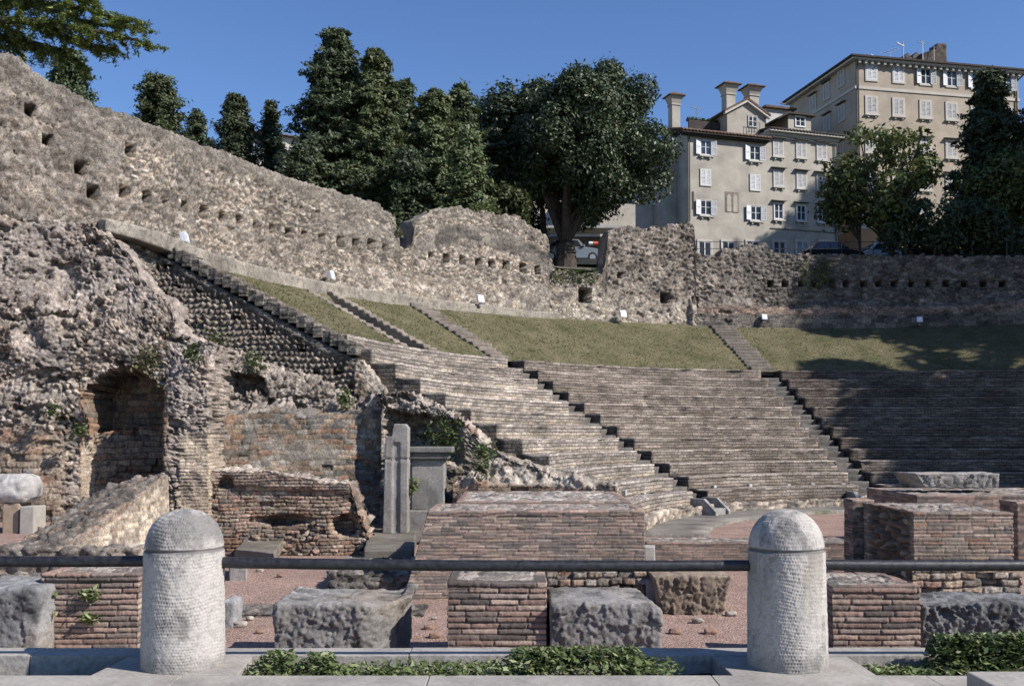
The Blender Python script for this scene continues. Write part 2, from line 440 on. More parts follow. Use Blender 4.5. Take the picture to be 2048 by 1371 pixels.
# bollards
def bollard_mesh():
    r0, r1, hg, ht = .276, .263, .795, 1.085
    prof = [(.0, -.02)]
    nz = 150
    zz = np.linspace(0, hg, nz)
    pr = [(lerp(r0, r1, z/hg), z) for z in zz]
    pr += [(r1-.004, hg+.006), (r1-.016, hg+.010), (r1-.018, hg+.018), (r1-.008, hg+.026)]
    na = 90
    for k in range(1, na+1):
        a = math.pi/2*k/na
        pr.append(((r1-.006)*math.cos(a)**.92 if k < na else .0015, hg+.026+(ht-hg-.026)*math.sin(a)))
    pr = np.array(pr); n = 300
    T = np.linspace(0, 2*math.pi, n, endpoint=False)
    P = np.stack([np.outer(pr[:,0], np.cos(T)), np.outer(pr[:,0], np.sin(T)), np.repeat(pr[:,1][:,None], n, 1)], -1)
    P = P.reshape(-1, 3)
    idx = np.arange(len(pr)*n).reshape(len(pr), n); nx = np.roll(idx, -1, 1)
    Fa = np.stack([idx[:-1], nx[:-1], nx[1:], idx[1:]], -1).reshape(-1, 4)
    Nn = vnormals(P, Fa)
    ang = np.arctan2(P[:,1], P[:,0])
    # rows of chisel pits
    rowz = P[:,2]/.024 + 1.3*vnoise(P*3.5, 4)+.5*vnoise(P*11, 14); rr = np.floor(rowz)
    ca = ang*.3/.021 + .5*(rr % 2) + 1.2*vnoise(P*5, 8)+.5*vnoise(P*13, 18)
    f = np.stack([rowz-rr, ca-np.floor(ca)], 1)-.5
    pitd = np.exp(-((f[:,0]/.32)**2+(f[:,1]/.30)**2))*(.4+.9*h3(rr, np.floor(ca), 0*rr, 5))
    groove = sstep(hg-.002, hg+.002, P[:,2])*(1-sstep(hg+.026, hg+.03, P[:,2]))
    top = P[:,2]
    d = (-.0052*pitd *(.45+1.0*sstep(-.3,.3,fbm(P*7,3,55))) + .0035*fbm(P*38, 3, 2)+.004*fbm(P*5, 4, 3))*(1-.8*groove)
    edge = np.minimum(1, np.maximum(0, (1.07-P[:,2])/.05))
    P = P + Nn*(d*(.3+.7*edge))[:,None]
    base = np.array((.42,.39,.355))
    st = sstep(-.10, .42, fbm(P*np.array((5,5,3.)), 5, 77, .65)+.42*sstep(.45, .9, P[:,2])-.24)
    c = lerp(base, np.array((.155,.148,.14)), (st*.82)[:,None])
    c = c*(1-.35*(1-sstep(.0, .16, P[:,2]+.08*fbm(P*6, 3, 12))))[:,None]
    sp = sstep(.10, .34, fbm(P*38, 3, 91))*.8
    c = lerp(c, np.array((.16,.155,.15)), sp[:,None]*(.35+.65*st[:,None]))
    run = sstep(.1, .35, fbm(P*np.array((9,9,1.1)), 4, 66))*sstep(.25, .8, P[:,2])*(P[:,2] < hg+.01)
    c = lerp(c, np.array((.20,.17,.13)), (run*.55)[:,None])
    c = lerp(c, np.array((.12,.115,.11)), (groove*.8)[:,None])
    return fast_mesh('bollard', P, Fa, M['bollard'], col=c, smooth=True)
M['bollard'] = masonry('bollard_stone', fine=70, lo=.82, hi=1.12, bump=.35, dist=.004, big=False)
bme = bollard_mesh()
bx0 = (atz(283,1333,0)[0]+atz(453,1325,0)[0])/2; bx1 = (atz(1494,1320,0)[0]+atz(1656,1328,0)[0])/2
by = 7.05
for k, (x, rzz, lb) in enumerate(((xat(366, by, 1325), .3, 'round-topped white stone bollard nearer the left edge, grey stains under its dome'),
                         (xat(1575, by, 1325), 2.4, 'round-topped white stone bollard at the right, dark lichen on its left shoulder'))):
    o = link('stone_bollard', bme); o.location = (x, by, 0); o.rotation_euler = (0, 0, rzz)
    if k == 0: o.scale = (1.03, 1.03, 1.0)
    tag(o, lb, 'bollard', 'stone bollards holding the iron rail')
bxs = [xat(366, by, 1325), xat(1575, by, 1325)]

# iron rail: three lengths between the bollards
M['iron'] = plain('painted_iron', (.030, .030, .034), .38, .2, var=.5, scale=30, bump=.35, spec=.5)
def rail(p, q, lab):
    p, q = np.array(p), np.array(q); nseg = 60
    P = []; Fa = []; r = .036; ns = 8
    for i in range(nseg+1):
        t_ = i/nseg; c = p + (q-p)*t_; c = c + np.array([0, 0, -.012*math.sin(math.pi*t_)])
        for k in range(ns):
            a = 2*math.pi*(k+.5)/ns
            P.append(c + np.array([0, math.cos(a)*r, math.sin(a)*r*1.12]))
    P = np.array(P); P += (.0012*np.stack([vnoise(P*30, 1), vnoise(P*30, 2), vnoise(P*30, 3)], 1))
    idx = np.arange((nseg+1)*ns).reshape(nseg+1, ns); nx = np.roll(idx, -1, 1)
    Fa = np.stack([idx[:-1], idx[1:], nx[1:], nx[:-1]], -1).reshape(-1, 4)
    o = link('iron_rail', fast_mesh('iron_rail', P, Fa, M['iron']))
    tag(o, lab, 'rail', 'iron rails through the bollards')
zr = lambda py, px: at(px, py, by)[2]
rail((-4.6, by, zr(1116, 0)), (bxs[0]-.26, by, zr(1121, 285)), 'black iron rail running left out of the picture from the left bollard')
rail((bxs[0]+.26, by, zr(1124, 460)), (bxs[1]-.26, by, zr(1130, 1497)), 'long black iron rail between the two white bollards')
rail((bxs[1]+.26, by, zr(1129, 1657)), (4.9, by, zr(1124, 2048)), 'hammered black iron rail running right from the right bollard')

# ================================================================== stone blocks and brick piers in the first row
def stone_block(name, corners_front, depth, H, seed, lab, pal=GREY, rough=.03, res=.016, rnd=.05, col=(.30,.292,.285), fn=None, mat=None, cat='stone block', group=None, zb=GZ-.05, chis=.0):
    x0, x1, y0 = corners_front
    U = lin(x0, x1, res); V = lin(zb, H, res); W = lin(y0, y0+depth, res*1.6)
    P, Fa, _ = shell(U, V, W, lambda u, v, w_: np.stack([u, w_, v], 1))
    # round the edges
    c = np.array([(x0+x1)/2, y0+depth/2, (zb+H)/2]); h = np.array([(x1-x0)/2, depth/2, (H-zb)/2])
    q = P-c; inner = np.clip(q, -(h-rnd), h-rnd); dv = q-inner; ln = np.maximum(np.linalg.norm(dv, axis=1, keepdims=True), 1e-9)
    P = c+inner+dv/ln*np.minimum(ln, rnd)
    if fn: P = fn(P)
    def pat(P, Nn):
        front = np.clip(-Nn[:,1], 0, 1)
        d = rough*fbm(P*2.2, 5, seed)*1.1 + rough*.5*fbm(P*9, 4, seed+1, .6)
        if chis: d = d + chis*(.10+.90*front)*(.75*facets(P*np.array((1,1,.7)), .16, seed+3)+.45*facets(P, .06, seed+13))
        d = d + .006*fbm(P*40, 2, seed+4)
        top = np.clip(Nn[:,2], 0, 1)
        d = d - .02*top*sstep(.25, .45, fbm(P*6, 4, seed+8))
        c_ = np.array(col)*(1+.45*fbm(P*1.6, 4, seed+2)+.35*fbm(P*12, 3, seed+5))[:,None]*(1-.25*front*(chis > 0))[:,None]*lerp(1.0, .55, sstep(.12, .35, fbm(P*np.array((4,4,3.)), 5, seed+33)))[:,None]  # chiselled fronts painted darker, as they look under raking light
        warm = sstep(.1, .5, fbm(P*1.1, 3, seed+6))[:,None]
        return d, lerp(c_, c_*np.array((1.08,.98,.88)), warm)
    o = relief(name, P, Fa, pat, mat or M['stone_near'], smooth=False)
    return tag(o, lab, cat, group)
def taper_top(x0, x1, k):
    def f(P):
        return P
    return f
# leftmost block
stone_block('limestone_block', (xat(-60, 11.5), xat(78, 11.5, 1200), 11.5), 1.1, zat(1176, 11.5), 11, 'grey limestone block cut by the left edge, beside a brick pier', rough=.04, chis=.02, col=(.25,.25,.25))
# big worked block with concave right side
def blk(P):
    x0, x1 = xat(545, 11.6, 1230), xat(852, 11.6, 1200)
    t_ = (P[:,0]-x0)/(x1-x0)
    P = P.copy()
    yy = (P[:,1]-11.6)/1.2
    hor = sstep(.80, .90, t_)*sstep(.35, .6, yy)
    dip = np.exp(-((t_-.72)/.10)**2)
    zt = np.clip((P[:,2]+.5)/.5, 0, 1)
    P[:,2] += zt*(.17*hor - .11*dip*(1-.3*yy) - .03*sstep(.0, .5, t_))
    # right part swings back
    P[:,1] += np.where(yy < .9, sstep(.55, 1.0, t_)*.55*(1-yy), 0)
    P[:,0] -= sstep(.75, 1, t_)*(1-zt)*.30
    return P
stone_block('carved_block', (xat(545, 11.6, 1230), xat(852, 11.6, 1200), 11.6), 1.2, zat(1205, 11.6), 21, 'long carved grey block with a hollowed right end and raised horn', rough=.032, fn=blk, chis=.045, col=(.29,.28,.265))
def blk2(P):
    P = P.copy(); x1 = xat(1322, 11.4, 1250); x0 = xat(1100, 11.4, 1250)
    t_ = (P[:,0]-x0)/(x1-x0); yy = (P[:,1]-11.4)/1.3
    P[:,0] -= yy*.12*sstep(.3, 1, t_); P[:,2] -= .10*sstep(.6, 1, t_)*(1-.6*yy)*np.clip((P[:,2]+.6)/.5, 0, 1)
    return P
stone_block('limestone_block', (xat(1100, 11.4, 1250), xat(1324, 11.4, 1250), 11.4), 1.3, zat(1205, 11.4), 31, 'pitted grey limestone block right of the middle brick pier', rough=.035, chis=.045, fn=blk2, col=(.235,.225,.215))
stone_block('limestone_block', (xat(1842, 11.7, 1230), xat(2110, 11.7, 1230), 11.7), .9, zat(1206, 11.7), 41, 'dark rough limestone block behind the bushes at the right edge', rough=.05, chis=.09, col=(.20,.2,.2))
stone_block('stone_chip', (xat(446, 14.2, 1230), xat(470, 14.2, 1230), 14.2), .4, zat(1199, 14.2), 51, 'small grey stone peeping out right of the left bollard', rough=.02, col=(.32,.32,.32), res=.02)
# brown boulder
def blk3(P):
    P = P.copy(); t_ = np.clip((P[:,2]-GZ)/.7, 0, 1); c = xat(1385, 15.2, 1180)
    P[:,0] = c+(P[:,0]-c)*(.74+.30*t_) ; P[:,2] += .0*t_
    return P
stone_block('brown_boulder', (xat(1305, 15.2, 1180), xat(1465, 15.2, 1180), 15.2), 1.0, zat(1152, 15.2), 61, 'brown squarish boulder with a flat top on the gravel', rough=.04, fn=blk3, res=.02, rnd=.03, chis=.055, col=(.27,.215,.165), zb=GZ-.03, cat='boulder')

def brick_pier(name, xa, xb, y0, dep, zt, seed, lab, batt=0.0, bh=.066, bl=.42, pal=BRICK, res=.0115, cap=True, group=None, miss=.0, cat='brick pier', xl=None, zb=GZ-.03, taperL=0., leftcore=False, H=None, resy=None, mort=DMORT, tmort=(.36,.33,.30), top_w=.5, dep_b=.016):
    U = np.linspace(0, 1, n_(xb-xa, res)); V = np.linspace(0, 1, n_(zt-zb, res)); W = np.linspace(0, 1, n_(dep, resy or res*2))
    def fm(u, v, w_):
        z = zb+(zt-zb)*v
        xl_ = xa - taperL*(1-v); x = xl_+(xb-xl_)*u
        if H is not None: z = zb+(zt-zb+H(x, y0+dep*w_))*v
        return np.stack([x, y0+dep*w_, z], 1)
    P, Fa, uvw = shell(U, V, W, fm)
    def pat(P, Nn):
        A = bricks(P, Nn, bh, bl, dep_b, seed, pal, mort, miss=miss)
        B = stones(P, (.24, .24, .24), .03, seed+50, np.array([(.21,.175,.15),(.27,.235,.205),(.17,.15,.135),(.33,.29,.25),(.24,.19,.155)]), np.array(tmort), gap=.16, warp=.45)
        inset = np.minimum(np.minimum(P[:,0]-xa, xb-P[:,0]), np.minimum(P[:,1]-y0, y0+dep-P[:,1]))
        tp = sstep(.75, .9, Nn[:,2])*sstep(.10, .14, inset+.03*vnoise(P*4, seed))
        d, c = mixp(A, B, tp)
        if leftcore:
            Cc = stones(P, (.22,.22,.14), .16, seed+70, TAN*.8, DMORT, big=.05)
            lf = sstep(.6, .8, -Nn[:,0])*sstep(.15, .2, P[:,1]-y0)*(1-sstep(dep-.3, dep-.25, P[:,1]-y0))
            d, c = mixp((d, c), (Cc[0]-.10, Cc[1]), lf)
        # course at the top sticks out a little
        ft = sstep(zt-bh*1.15, zt-bh*1.05, P[:,2])*(1-tp)
        d = d+.012*ft+.006*fbm(P*1.5, 3, seed+9)
        return d, c
    return tag(relief(name, P, Fa, pat, M['masonry_near']), lab, cat, group)
g = 'brick piers in a row behind the kerb'
brick_pier('brick_pier', xat(82, 11.9, 1200), xat(277, 11.9, 1200), 11.9, 1.0, zat(1148, 11.9), 101, 'small brick pier with green weeds in its joints, left of the left bollard', group=g)
brick_pier('brick_pier', xat(895, 11.5, 1200), xat(1093, 11.5, 1200), 11.5, 1.2, zat(1163, 11.5), 102, 'middle brick pier between the two big grey blocks', group=g)
# loose stones on the gravel
for i in range(18):
    px_, py_ = [(1330,1215),(1350,1262),(1395,1240),(520,1262),(500,1235),(860,1255),(868,1235),(1420,1262),(1462,1226),(640,1106),(600,1108),(675,1104),(1310,1122),(560,1150),(520,1140),(1340,1122),(480,1248),(870,1270)][i]
    c = atz(px_, py_, GZ+.03); s_ = .035+.045*RNG.random()
    P, Fa, _ = shell(np.linspace(-1,1,9), np.linspace(-1,1,9), np.linspace(-1,1,9), lambda u, v, w_: np.stack([u, w_, v], 1))
    P = P/np.linalg.norm(P, axis=1, keepdims=True)**.7
    P = P*(1+.25*fbm(P*1.3+i*7, 3, 5))[:,None]*np.array((1.2,1,.6))*s_+c
    tag(relief('loose_stone', P, Fa, lambda P, Nn: (.01*fbm(P*12, 3, 6), np.array(((.36,.33,.29),(.30,.2,.15))[i % 2])*(1+.3*fbm(P*15, 3, 7))[:,None]), M['stone_near']), 'small loose stone lying on the pink gravel', 'loose stone', 'loose stones on the gravel')
brick_pier('brick_pier', xat(1664, 11.5, 1200), xat(1840, 11.5, 1200), 11.5, 1.1, zat(1172, 11.5), 103, 'brick pier with rubble top just right of the right bollard', group=g)

# ================================================================== planter plants
def leaf_cards(C, size, up=.5, elong=1.8, fold=0.0, droop=0.0, rng=RNG, nrm=None):
    n = len(C)
    nv = rng.normal(size=(n, 3)); nv[:, 2] = np.abs(nv[:, 2]) + up
    if nrm is not None: nv = nv*.6+nrm*1.2
    nv /= np.linalg.norm(nv, axis=1, keepdims=True)
    a = np.cross(nv, rng.normal(size=(n, 3))); a /= np.maximum(np.linalg.norm(a, axis=1, keepdims=True), 1e-6)
    a[:, 2] -= droop; a /= np.linalg.norm(a, axis=1, keepdims=True)
    b = np.cross(nv, a)
    s = (size*(.6+.8*rng.random(n)))[:, None] if np.isscalar(size) else size[:, None]
    l = s*elong/2; h = s/2
    P = np.stack([C-a*l, C+b*h*.8-nv*fold*s-a*l*.15, C+a*l, C-b*h*.8-nv*fold*s-a*l*.15], 1).reshape(-1, 3)
    Fa = np.arange(n*4).reshape(n, 4)
    return P, Fa
def leaf_cols(n, pal, rng=RNG, v=.35):
    c = pal[rng.integers(0, len(pal), n)]*(1-v/2+v*rng.random((n, 1)))
    return np.repeat(c, 4, axis=0)
WEED = np.array([(.14,.185,.06),(.19,.235,.09),(.10,.135,.045),(.25,.27,.14),(.12,.15,.06)])
DWEED = np.array([(.045,.07,.022),(.07,.10,.03),(.10,.13,.04)])
def weeds(name, fx, n, size, lab, pal=WEED, cat='plants', kind='stuff', stems=True, mat=None):
    C = fx(n)
    P, Fa = leaf_cards(C, size, up=.9, elong=1.9, fold=.12)
    c = leaf_cols(len(C), pal)
    o = link(name, fast_mesh(name, P, Fa, mat or M['leaf'], col=c))
    return tag(o, lab, cat if kind != 'stuff' else None, kind=kind)
def clump_pts(centers, rad, hgt):
    def f(n):
        k = RNG.integers(0, len(centers), n)
        c = np.array(centers)[k]; a = RNG.random(n)*2*math.pi; r_ = np.sqrt(RNG.random(n))
        z = RNG.random(n)**.7
        return c + np.stack([np.cos(a)*r_*rad*(1-.5*z), np.sin(a)*r_*rad*(1-.5*z), z*hgt*(.6+.6*np.array([hash(int(i))%97/97 for i in k]))], 1)
    return f
xs_ = np.linspace(MP0[1]+.06, ex(1330, 1330), 74)
cen = [(x, 6.98+.12*math.sin(i*1.7)+.05*math.sin(i*3.1), -.10) for i, x in enumerate(xs_) if not (.50 < x < .56)]
o = weeds('planter_ivy', clump_pts(cen, .16, .15), 3400, .030, None)
cen = [(ex(1140+dx, 1330), 7.0, .0) for dx in (-90, -50, -10, 30, 70, 110)] + [(ex(560, 1330), 6.98, -.02), (ex(640, 1330), 7.0, -.04)]
weeds('planter_ivy', clump_pts(cen, .19, .21), 2300, .030, None, pal=np.concatenate([WEED, WEED, DWEED]))
xs_ = np.linspace(ex(1745, 1335), 4.7, 46)
cen = [(x, 7.04+.10*math.sin(i*1.9), -.1) for i, x in enumerate(xs_)]
weeds('planter_ivy', clump_pts(cen, .17, .14), 2600, .030, None, pal=WEED)
cen = [(ex(1905+dx, 1330), 7.12, -.06) for dx in (0, 35, 75, 110, 150, 200)]
weeds('planter_shrub', clump_pts(cen, .2, .42), 4200, .030, 'low leafy bush in the planter at the lower right', pal=np.concatenate([WEED*.8, DWEED]), cat='shrub', kind='thing', mat=M['leaf_gloss'])
cen = [(ex(px, 1330), 6.95, -.2) for px in (10, 70, 90, 110, 170)]
weeds('planter_ivy', clump_pts(cen, .09, .16), 420, .035, None)
# tufts growing out of the left pier
y_ = 11.86
for (px, py, s, lb) in ((180, 1188, 1.2, 'largest green tuft sprouting from the left brick pier'), (99, 1188, .8, 'small green tuft at the upper left joint of the left brick pier'),
                    (180, 1236, 1.0, 'green tuft on the left brick pier, below the largest tuft'), (99, 1225, .6, 'tiny green tuft at mid height on the left edge of the left pier'), (88, 1258, .5, 'tiny green tuft lowest on the left pier')):
    c = at(px, py, y_)
    f = lambda n: c + RNG.normal(size=(n, 3))*np.array((.055, .03, .03))*s
    weeds('weed_tuft', f, int(90*s), .04, lb, pal=WEED*1.2, cat='weed', kind='thing')['group'] = 'weeds on the left brick pier'
# ================================================================== THEATRE: seats, grass, stairs, back wall
CX, CY = 16.0, 25.0
R0, R1, R2 = 13.0, 22.0, 27.2
NROW = 12; RISE = .44; RUN = (R1-R0)/NROW
ZS = -.70            # top of the floor below the first row's riser... first tread is one rise up
ZTOP = ZS+NROW*RISE  # 4.58
ZW = 7.3             # foot of the back wall
thA, thC, thD, thE = R(168.5), R(138.2), R(101.2), R(62)
thB = R(150.9)
def pol(r, th, z): return np.stack([CX+r*np.cos(th), CY+r*np.sin(th), z+0*r], -1)

# brick-faced seat material (courses run along the arc)
m, t, b = nodes('seat_brick')
a = N(t, 'ShaderNodeAttribute', attribute_name='bc'); sx = N(t, 'ShaderNodeSeparateXYZ'); L(t, a.outputs['Vector'], sx.inputs[0])
geo = N(t, 'ShaderNodeNewGeometry'); vec = geo.outputs['Position']
cb = N(t, 'ShaderNodeCombineXYZ'); L(t, sx.outputs[0], cb.inputs[0]); L(t, sx.outputs[1], cb.inputs[1])
wn = N(t, 'ShaderNodeTexNoise'); wn.inputs['Scale'].default_value = 3; L(t, vec, wn.inputs['Vector'])
vm = N(t, 'ShaderNodeVectorMath', operation='MULTIPLY_ADD'); L(t, wn.outputs['Color'], vm.inputs[0]); vm.inputs[1].default_value = (.05, .05, 0); L(t, cb.outputs[0], vm.inputs[2])
bt = N(t, 'ShaderNodeTexBrick'); L(t, vm.outputs[0], bt.inputs['Vector'])
bt.inputs['Color1'].default_value = (.29,.268,.25,1); bt.inputs['Color2'].default_value = (.165,.152,.142,1); bt.inputs['Mortar'].default_value = (.085,.078,.07,1)
bt.inputs['Scale'].default_value = 1.0; bt.inputs['Brick Width'].default_value = .42; bt.inputs['Row Height'].default_value = .11
bt.inputs['Mortar Size'].default_value = .012; bt.inputs['Bias'].default_value = -.1; bt.offset = .43
mp = N(t, 'ShaderNodeMapping'); mp.inputs['Scale'].default_value = (1.2, 6, 1); L(t, cb.outputs[0], mp.inputs[0])
c1, _ = noise_ramp(t, mp.outputs[0], 1.8, (.55,.53,.52), (1.3,1.28,1.25), 9, .75, .36, .64)
c2, _ = noise_ramp(t, vec, .55, (.62,.60,.58), (1.18,1.16,1.12), 6, .6)
c3, _ = noise_ramp(t, vec, 17, (.6,)*3, (1.4,)*3, 6, .8, .35, .65)
# greyer on the left wedge, browner on the right, where shade is painted in too: separate tint from a per-part attribute
tc = N(t, 'ShaderNodeAttribute', attribute_name='Col')
c = mul(t, mul(t, mul(t, mul(t, bt.outputs['Color'], c1), c2), c3), tc.outputs['Color'])
L(t, c, b.inputs['Base Color']); b.inputs['Roughness'].default_value = .93; b.inputs['Specular IOR Level'].default_value = .15
n2 = N(t, 'ShaderNodeTexNoise'); n2.inputs['Scale'].default_value = 16; n2.inputs['Detail'].default_value = 8; L(t, vec, n2.inputs['Vector'])
ad = N(t, 'ShaderNodeMath', operation='MULTIPLY_ADD'); L(t, bt.outputs['Fac'], ad.inputs[0]); ad.inputs[1].default_value = -.5; L(t, n2.outputs['Fac'], ad.inputs[2])
bp = N(t, 'ShaderNodeBump'); bp.inputs['Strength'].default_value = .7; bp.inputs['Distance'].default_value = .03
L(t, ad.outputs[0], bp.inputs['Height']); L(t, bp.outputs[0], b.inputs['Normal'])
M['seat'] = m

M['grassblade'] = leafmat('grass', .8, .2, .1)
seating = thing('theatre_seating', 'curved tiers of weathered brick seats stepping up from the round pink floor', 'seating', (CX, CY, GZ))
CH = .48     # half width of the stair channel
def seat_row(k, ta, tb, ca, cb_, tint, trd=(1.0, 1.0, 1.0), crm=.3):
    ra = R0+k*RUN; rb = ra+RUN+.03; zt = ZS+(k+1)*RISE; zb = zt-1.7 if k else GZ-.1
    t0 = ta-(ca/ra); t1 = tb+(cb_/ra)          # angles fall from ta to tb
    n = max(8, int(abs(t0-t1)*ra/.16))
    U = np.linspace(t0, t1, n); V = np.concatenate([lin(zb, zt-.09, .11), [zt-.07, zt]]); W = np.array([ra, ra+.05, ra+.25, ra+.5, rb])
    P, Fa, uvw = shell(U, V, W, lambda u, v, w_: pol(w_-.008*((w_ <= ra+1e-6) & (v > zt-.08)), u, v))
    bc = np.stack([-uvw[:,0]*uvw[:,2]+k*.17, uvw[:,1]+uvw[:,2], uvw[:,2]], 1)
    side = (uvw[:,0] == U[0]) | (uvw[:,0] == U[-1])
    bc[side, 0] += uvw[side, 2]-ra; tl = side & (uvw[:,1] < zt-.01); bc[tl, 1] = uvw[tl, 1]+ra
    def pat(P, Nn):
        d = .04*fbm(P*3.2, 4, 30+k)+.035*fbm(P*np.array((6,6,16)), 3, 31, .6)
        e = fbm(P*1.3, 4, 77+k)
        d = d-.10*sstep(.2, .4, e)*np.clip(1-Nn[:,2], 0, 1)
        front = np.clip(-( (P[:,0]-CX)*Nn[:,0]+(P[:,1]-CY)*Nn[:,1])/np.hypot(P[:,0]-CX, P[:,1]-CY), 0, 1)
        pale = sstep(.0, .4, fbm(P*np.array((1.2,1.2,7)), 4, 9))
        c_ = np.array(tint)*(1+.25*pale[:,None])*(1+.22*fbm(P*.8, 4, 5))[:,None]
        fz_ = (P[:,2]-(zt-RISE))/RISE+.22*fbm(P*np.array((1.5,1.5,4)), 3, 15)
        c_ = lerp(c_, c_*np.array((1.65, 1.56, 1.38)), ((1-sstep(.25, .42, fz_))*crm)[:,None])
        edge_ = sstep(.80, .90, fz_); riser_foot = 1-sstep(.06, .16, fz_)  # lighter along each riser's top edge, darker along its foot
        c_ = c_*(1+.45*edge_-.5*riser_foot*(1-crm*.6))[:,None]
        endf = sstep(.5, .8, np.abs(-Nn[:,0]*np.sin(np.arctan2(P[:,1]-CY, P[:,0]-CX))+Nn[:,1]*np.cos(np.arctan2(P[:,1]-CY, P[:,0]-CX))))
        c_ = lerp(c_, c_*.5, endf[:,None])  # shade painted in: end faces of the rows darkened
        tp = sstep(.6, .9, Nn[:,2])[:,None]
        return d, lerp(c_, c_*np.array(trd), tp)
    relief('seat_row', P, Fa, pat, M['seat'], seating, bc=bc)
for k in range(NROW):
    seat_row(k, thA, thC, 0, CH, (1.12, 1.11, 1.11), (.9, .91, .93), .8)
    seat_row(k, thC, thD, CH, CH, (.90, .86, .84), (1.1, 1.12, 1.15), .35)  # treads painted lighter, as if catching sky light
    seat_row(k, thD, thE, CH, CH, (.56, .53, .52), (1.6, 1.6, 1.65))  # tree shade painted into the tint, sky light into the treads
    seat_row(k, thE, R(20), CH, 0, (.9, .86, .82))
# little stone studs set in the first tier
M['pale'] = plain('pale_stone', (.42, .40, .375), .85, var=.2, scale=8, bump=.3)
for px, py in ((1296, 985), (1330, 990), (1461, 975), (1529, 972), (1603, 972), (1649, 970), (1707, 970)):
    a_, b_, c_ = ray(px, py)
    for th in np.linspace(thA, R(80), 900):
        x, y = CX+(R0-.05)*math.cos(th), CY+(R0-.05)*math.sin(th)
        if x/y > a_/b_: break
    x, y = CX+(R0+RUN+.0)*math.cos(th), CY+(R0+RUN+.0)*math.sin(th)
    z = EYE+c_/b_*y
    mb = MB(); r_ = Vector((math.cos(th), math.sin(th), 0)); s_ = Vector((-r_.y, r_.x, 0))
    c0 = Vector((x, y, z)); q = []
    for dz in (-.09, .09):
        for a1, b1 in ((-.075, -.13), (.075, -.13), (.075, .02), (-.075, .02)): q.append(c0+s_*a1+r_*b1+Vector((0,0,dz)))
    mb.quadbox(q).build('stone_stud', M['pale'], seating, bevel=.012)

# grass slope
m, t, b = nodes('grass_slope')
geo = N(t, 'ShaderNodeNewGeometry'); vec = geo.outputs['Position']
c1, f1 = noise_ramp(t, vec, .8, (.092,.092,.046), (.175,.153,.095), 8, .72, .36, .64)
c2, f2 = noise_ramp(t, vec, 12, (.6,.6,.6), (1.3,1.3,1.27), 8, .85, .36, .64)
L(t, mul(t, c1, c2), b.inputs['Base Color']); b.inputs['Roughness'].default_value = .95; b.inputs['Specular IOR Level'].default_value = .1
bp = N(t, 'ShaderNodeBump'); bp.inputs['Strength'].default_value = 1; bp.inputs['Distance'].default_value = .05
L(t, f2, bp.inputs['Height']); L(t, bp.outputs[0], b.inputs['Normal'])
M['grass'] = m
def slope_z(P):
    r = np.hypot(P[:,0]-CX, P[:,1]-CY)
    s = np.clip((r-R1)/(R2-R1), 0, 1)
    thp_ = np.arctan2(P[:,1]-CY, P[:,0]-CX)
    trench = (1-sstep(.42, .52, np.abs((thp_-thB)*r+.05)))*sstep(0, .4, r-R1)*(1-sstep(R2-.9, R2-.6, r))
    return -.62*trench+ZTOP-.02+(ZW-ZTOP)*s**.96+.045*fbm(P*.7, 3, 71)+.02*fbm(P*5, 3, 72)
U = np.concatenate([np.linspace(thA, thB+.05, 60)[:-1], np.linspace(thB+.05, thB-.05, 50)[:-1], np.linspace(thB-.05, R(15), 480)]); W = lin(R1-.02, R2+.1, .11)
gu, gw = np.meshgrid(U, W, indexing='ij')
P = pol(gw.ravel(), gu.ravel(), np.zeros(gu.size)); P[:,2] = slope_z(P)
idx = np.arange(gu.size).reshape(gu.shape)
Fa = np.stack([idx[:-1,:-1], idx[:-1,1:], idx[1:,1:], idx[1:,:-1]], -1).reshape(-1,4)[:, ::-1]
tag(link('grass_slope', fast_mesh('grass_slope', P, Fa, M['grass'], smooth=True)), kind='structure')
# short blades over it
n = 60000
th = R(16)+(thA-R(16))*RNG.random(n); rr = R1+(R2-R1-.3)*RNG.random(n)
P = pol(rr, th, np.zeros(n)); P[:,2] = slope_z(P)
keep = fbm(P*1.2, 4, 5)+.25*RNG.normal(size=n) > -.25
keep &= (np.abs(th-thC)*rr > .62)&(np.abs(th-thD)*rr > .62)&(np.abs(th-thB)*rr > .7)&(np.abs(th-thE)*rr > .62)
P = P[keep]; n = len(P)
hgt = .015+.045*RNG.random(n); lean = RNG.normal(size=(n, 3))*.04; wd = RNG.normal(size=(n, 3)); wd[:,2] = 0; wd = wd/np.linalg.norm(wd, axis=1, keepdims=True)*.018
tip = P+lean; tip[:,2] = P[:,2]+hgt
V4 = np.stack([P-wd, P+wd, tip+wd*.5, tip-wd*.3], 1).reshape(-1,3); V4[:,2] -= .01
gm = sstep(-.2, .4, fbm(P*.8, 4, 44))
gc = lerp(np.array((.165,.145,.088)), np.array((.11,.112,.052)), gm[:,None])*(.6+.8*RNG.random((n,1)))
tag(link('grass_blades', fast_mesh('grass_blades', V4, np.arange(n*4).reshape(n,4), M['grassblade'], col=np.repeat(gc, 4, 0))), kind='stuff')

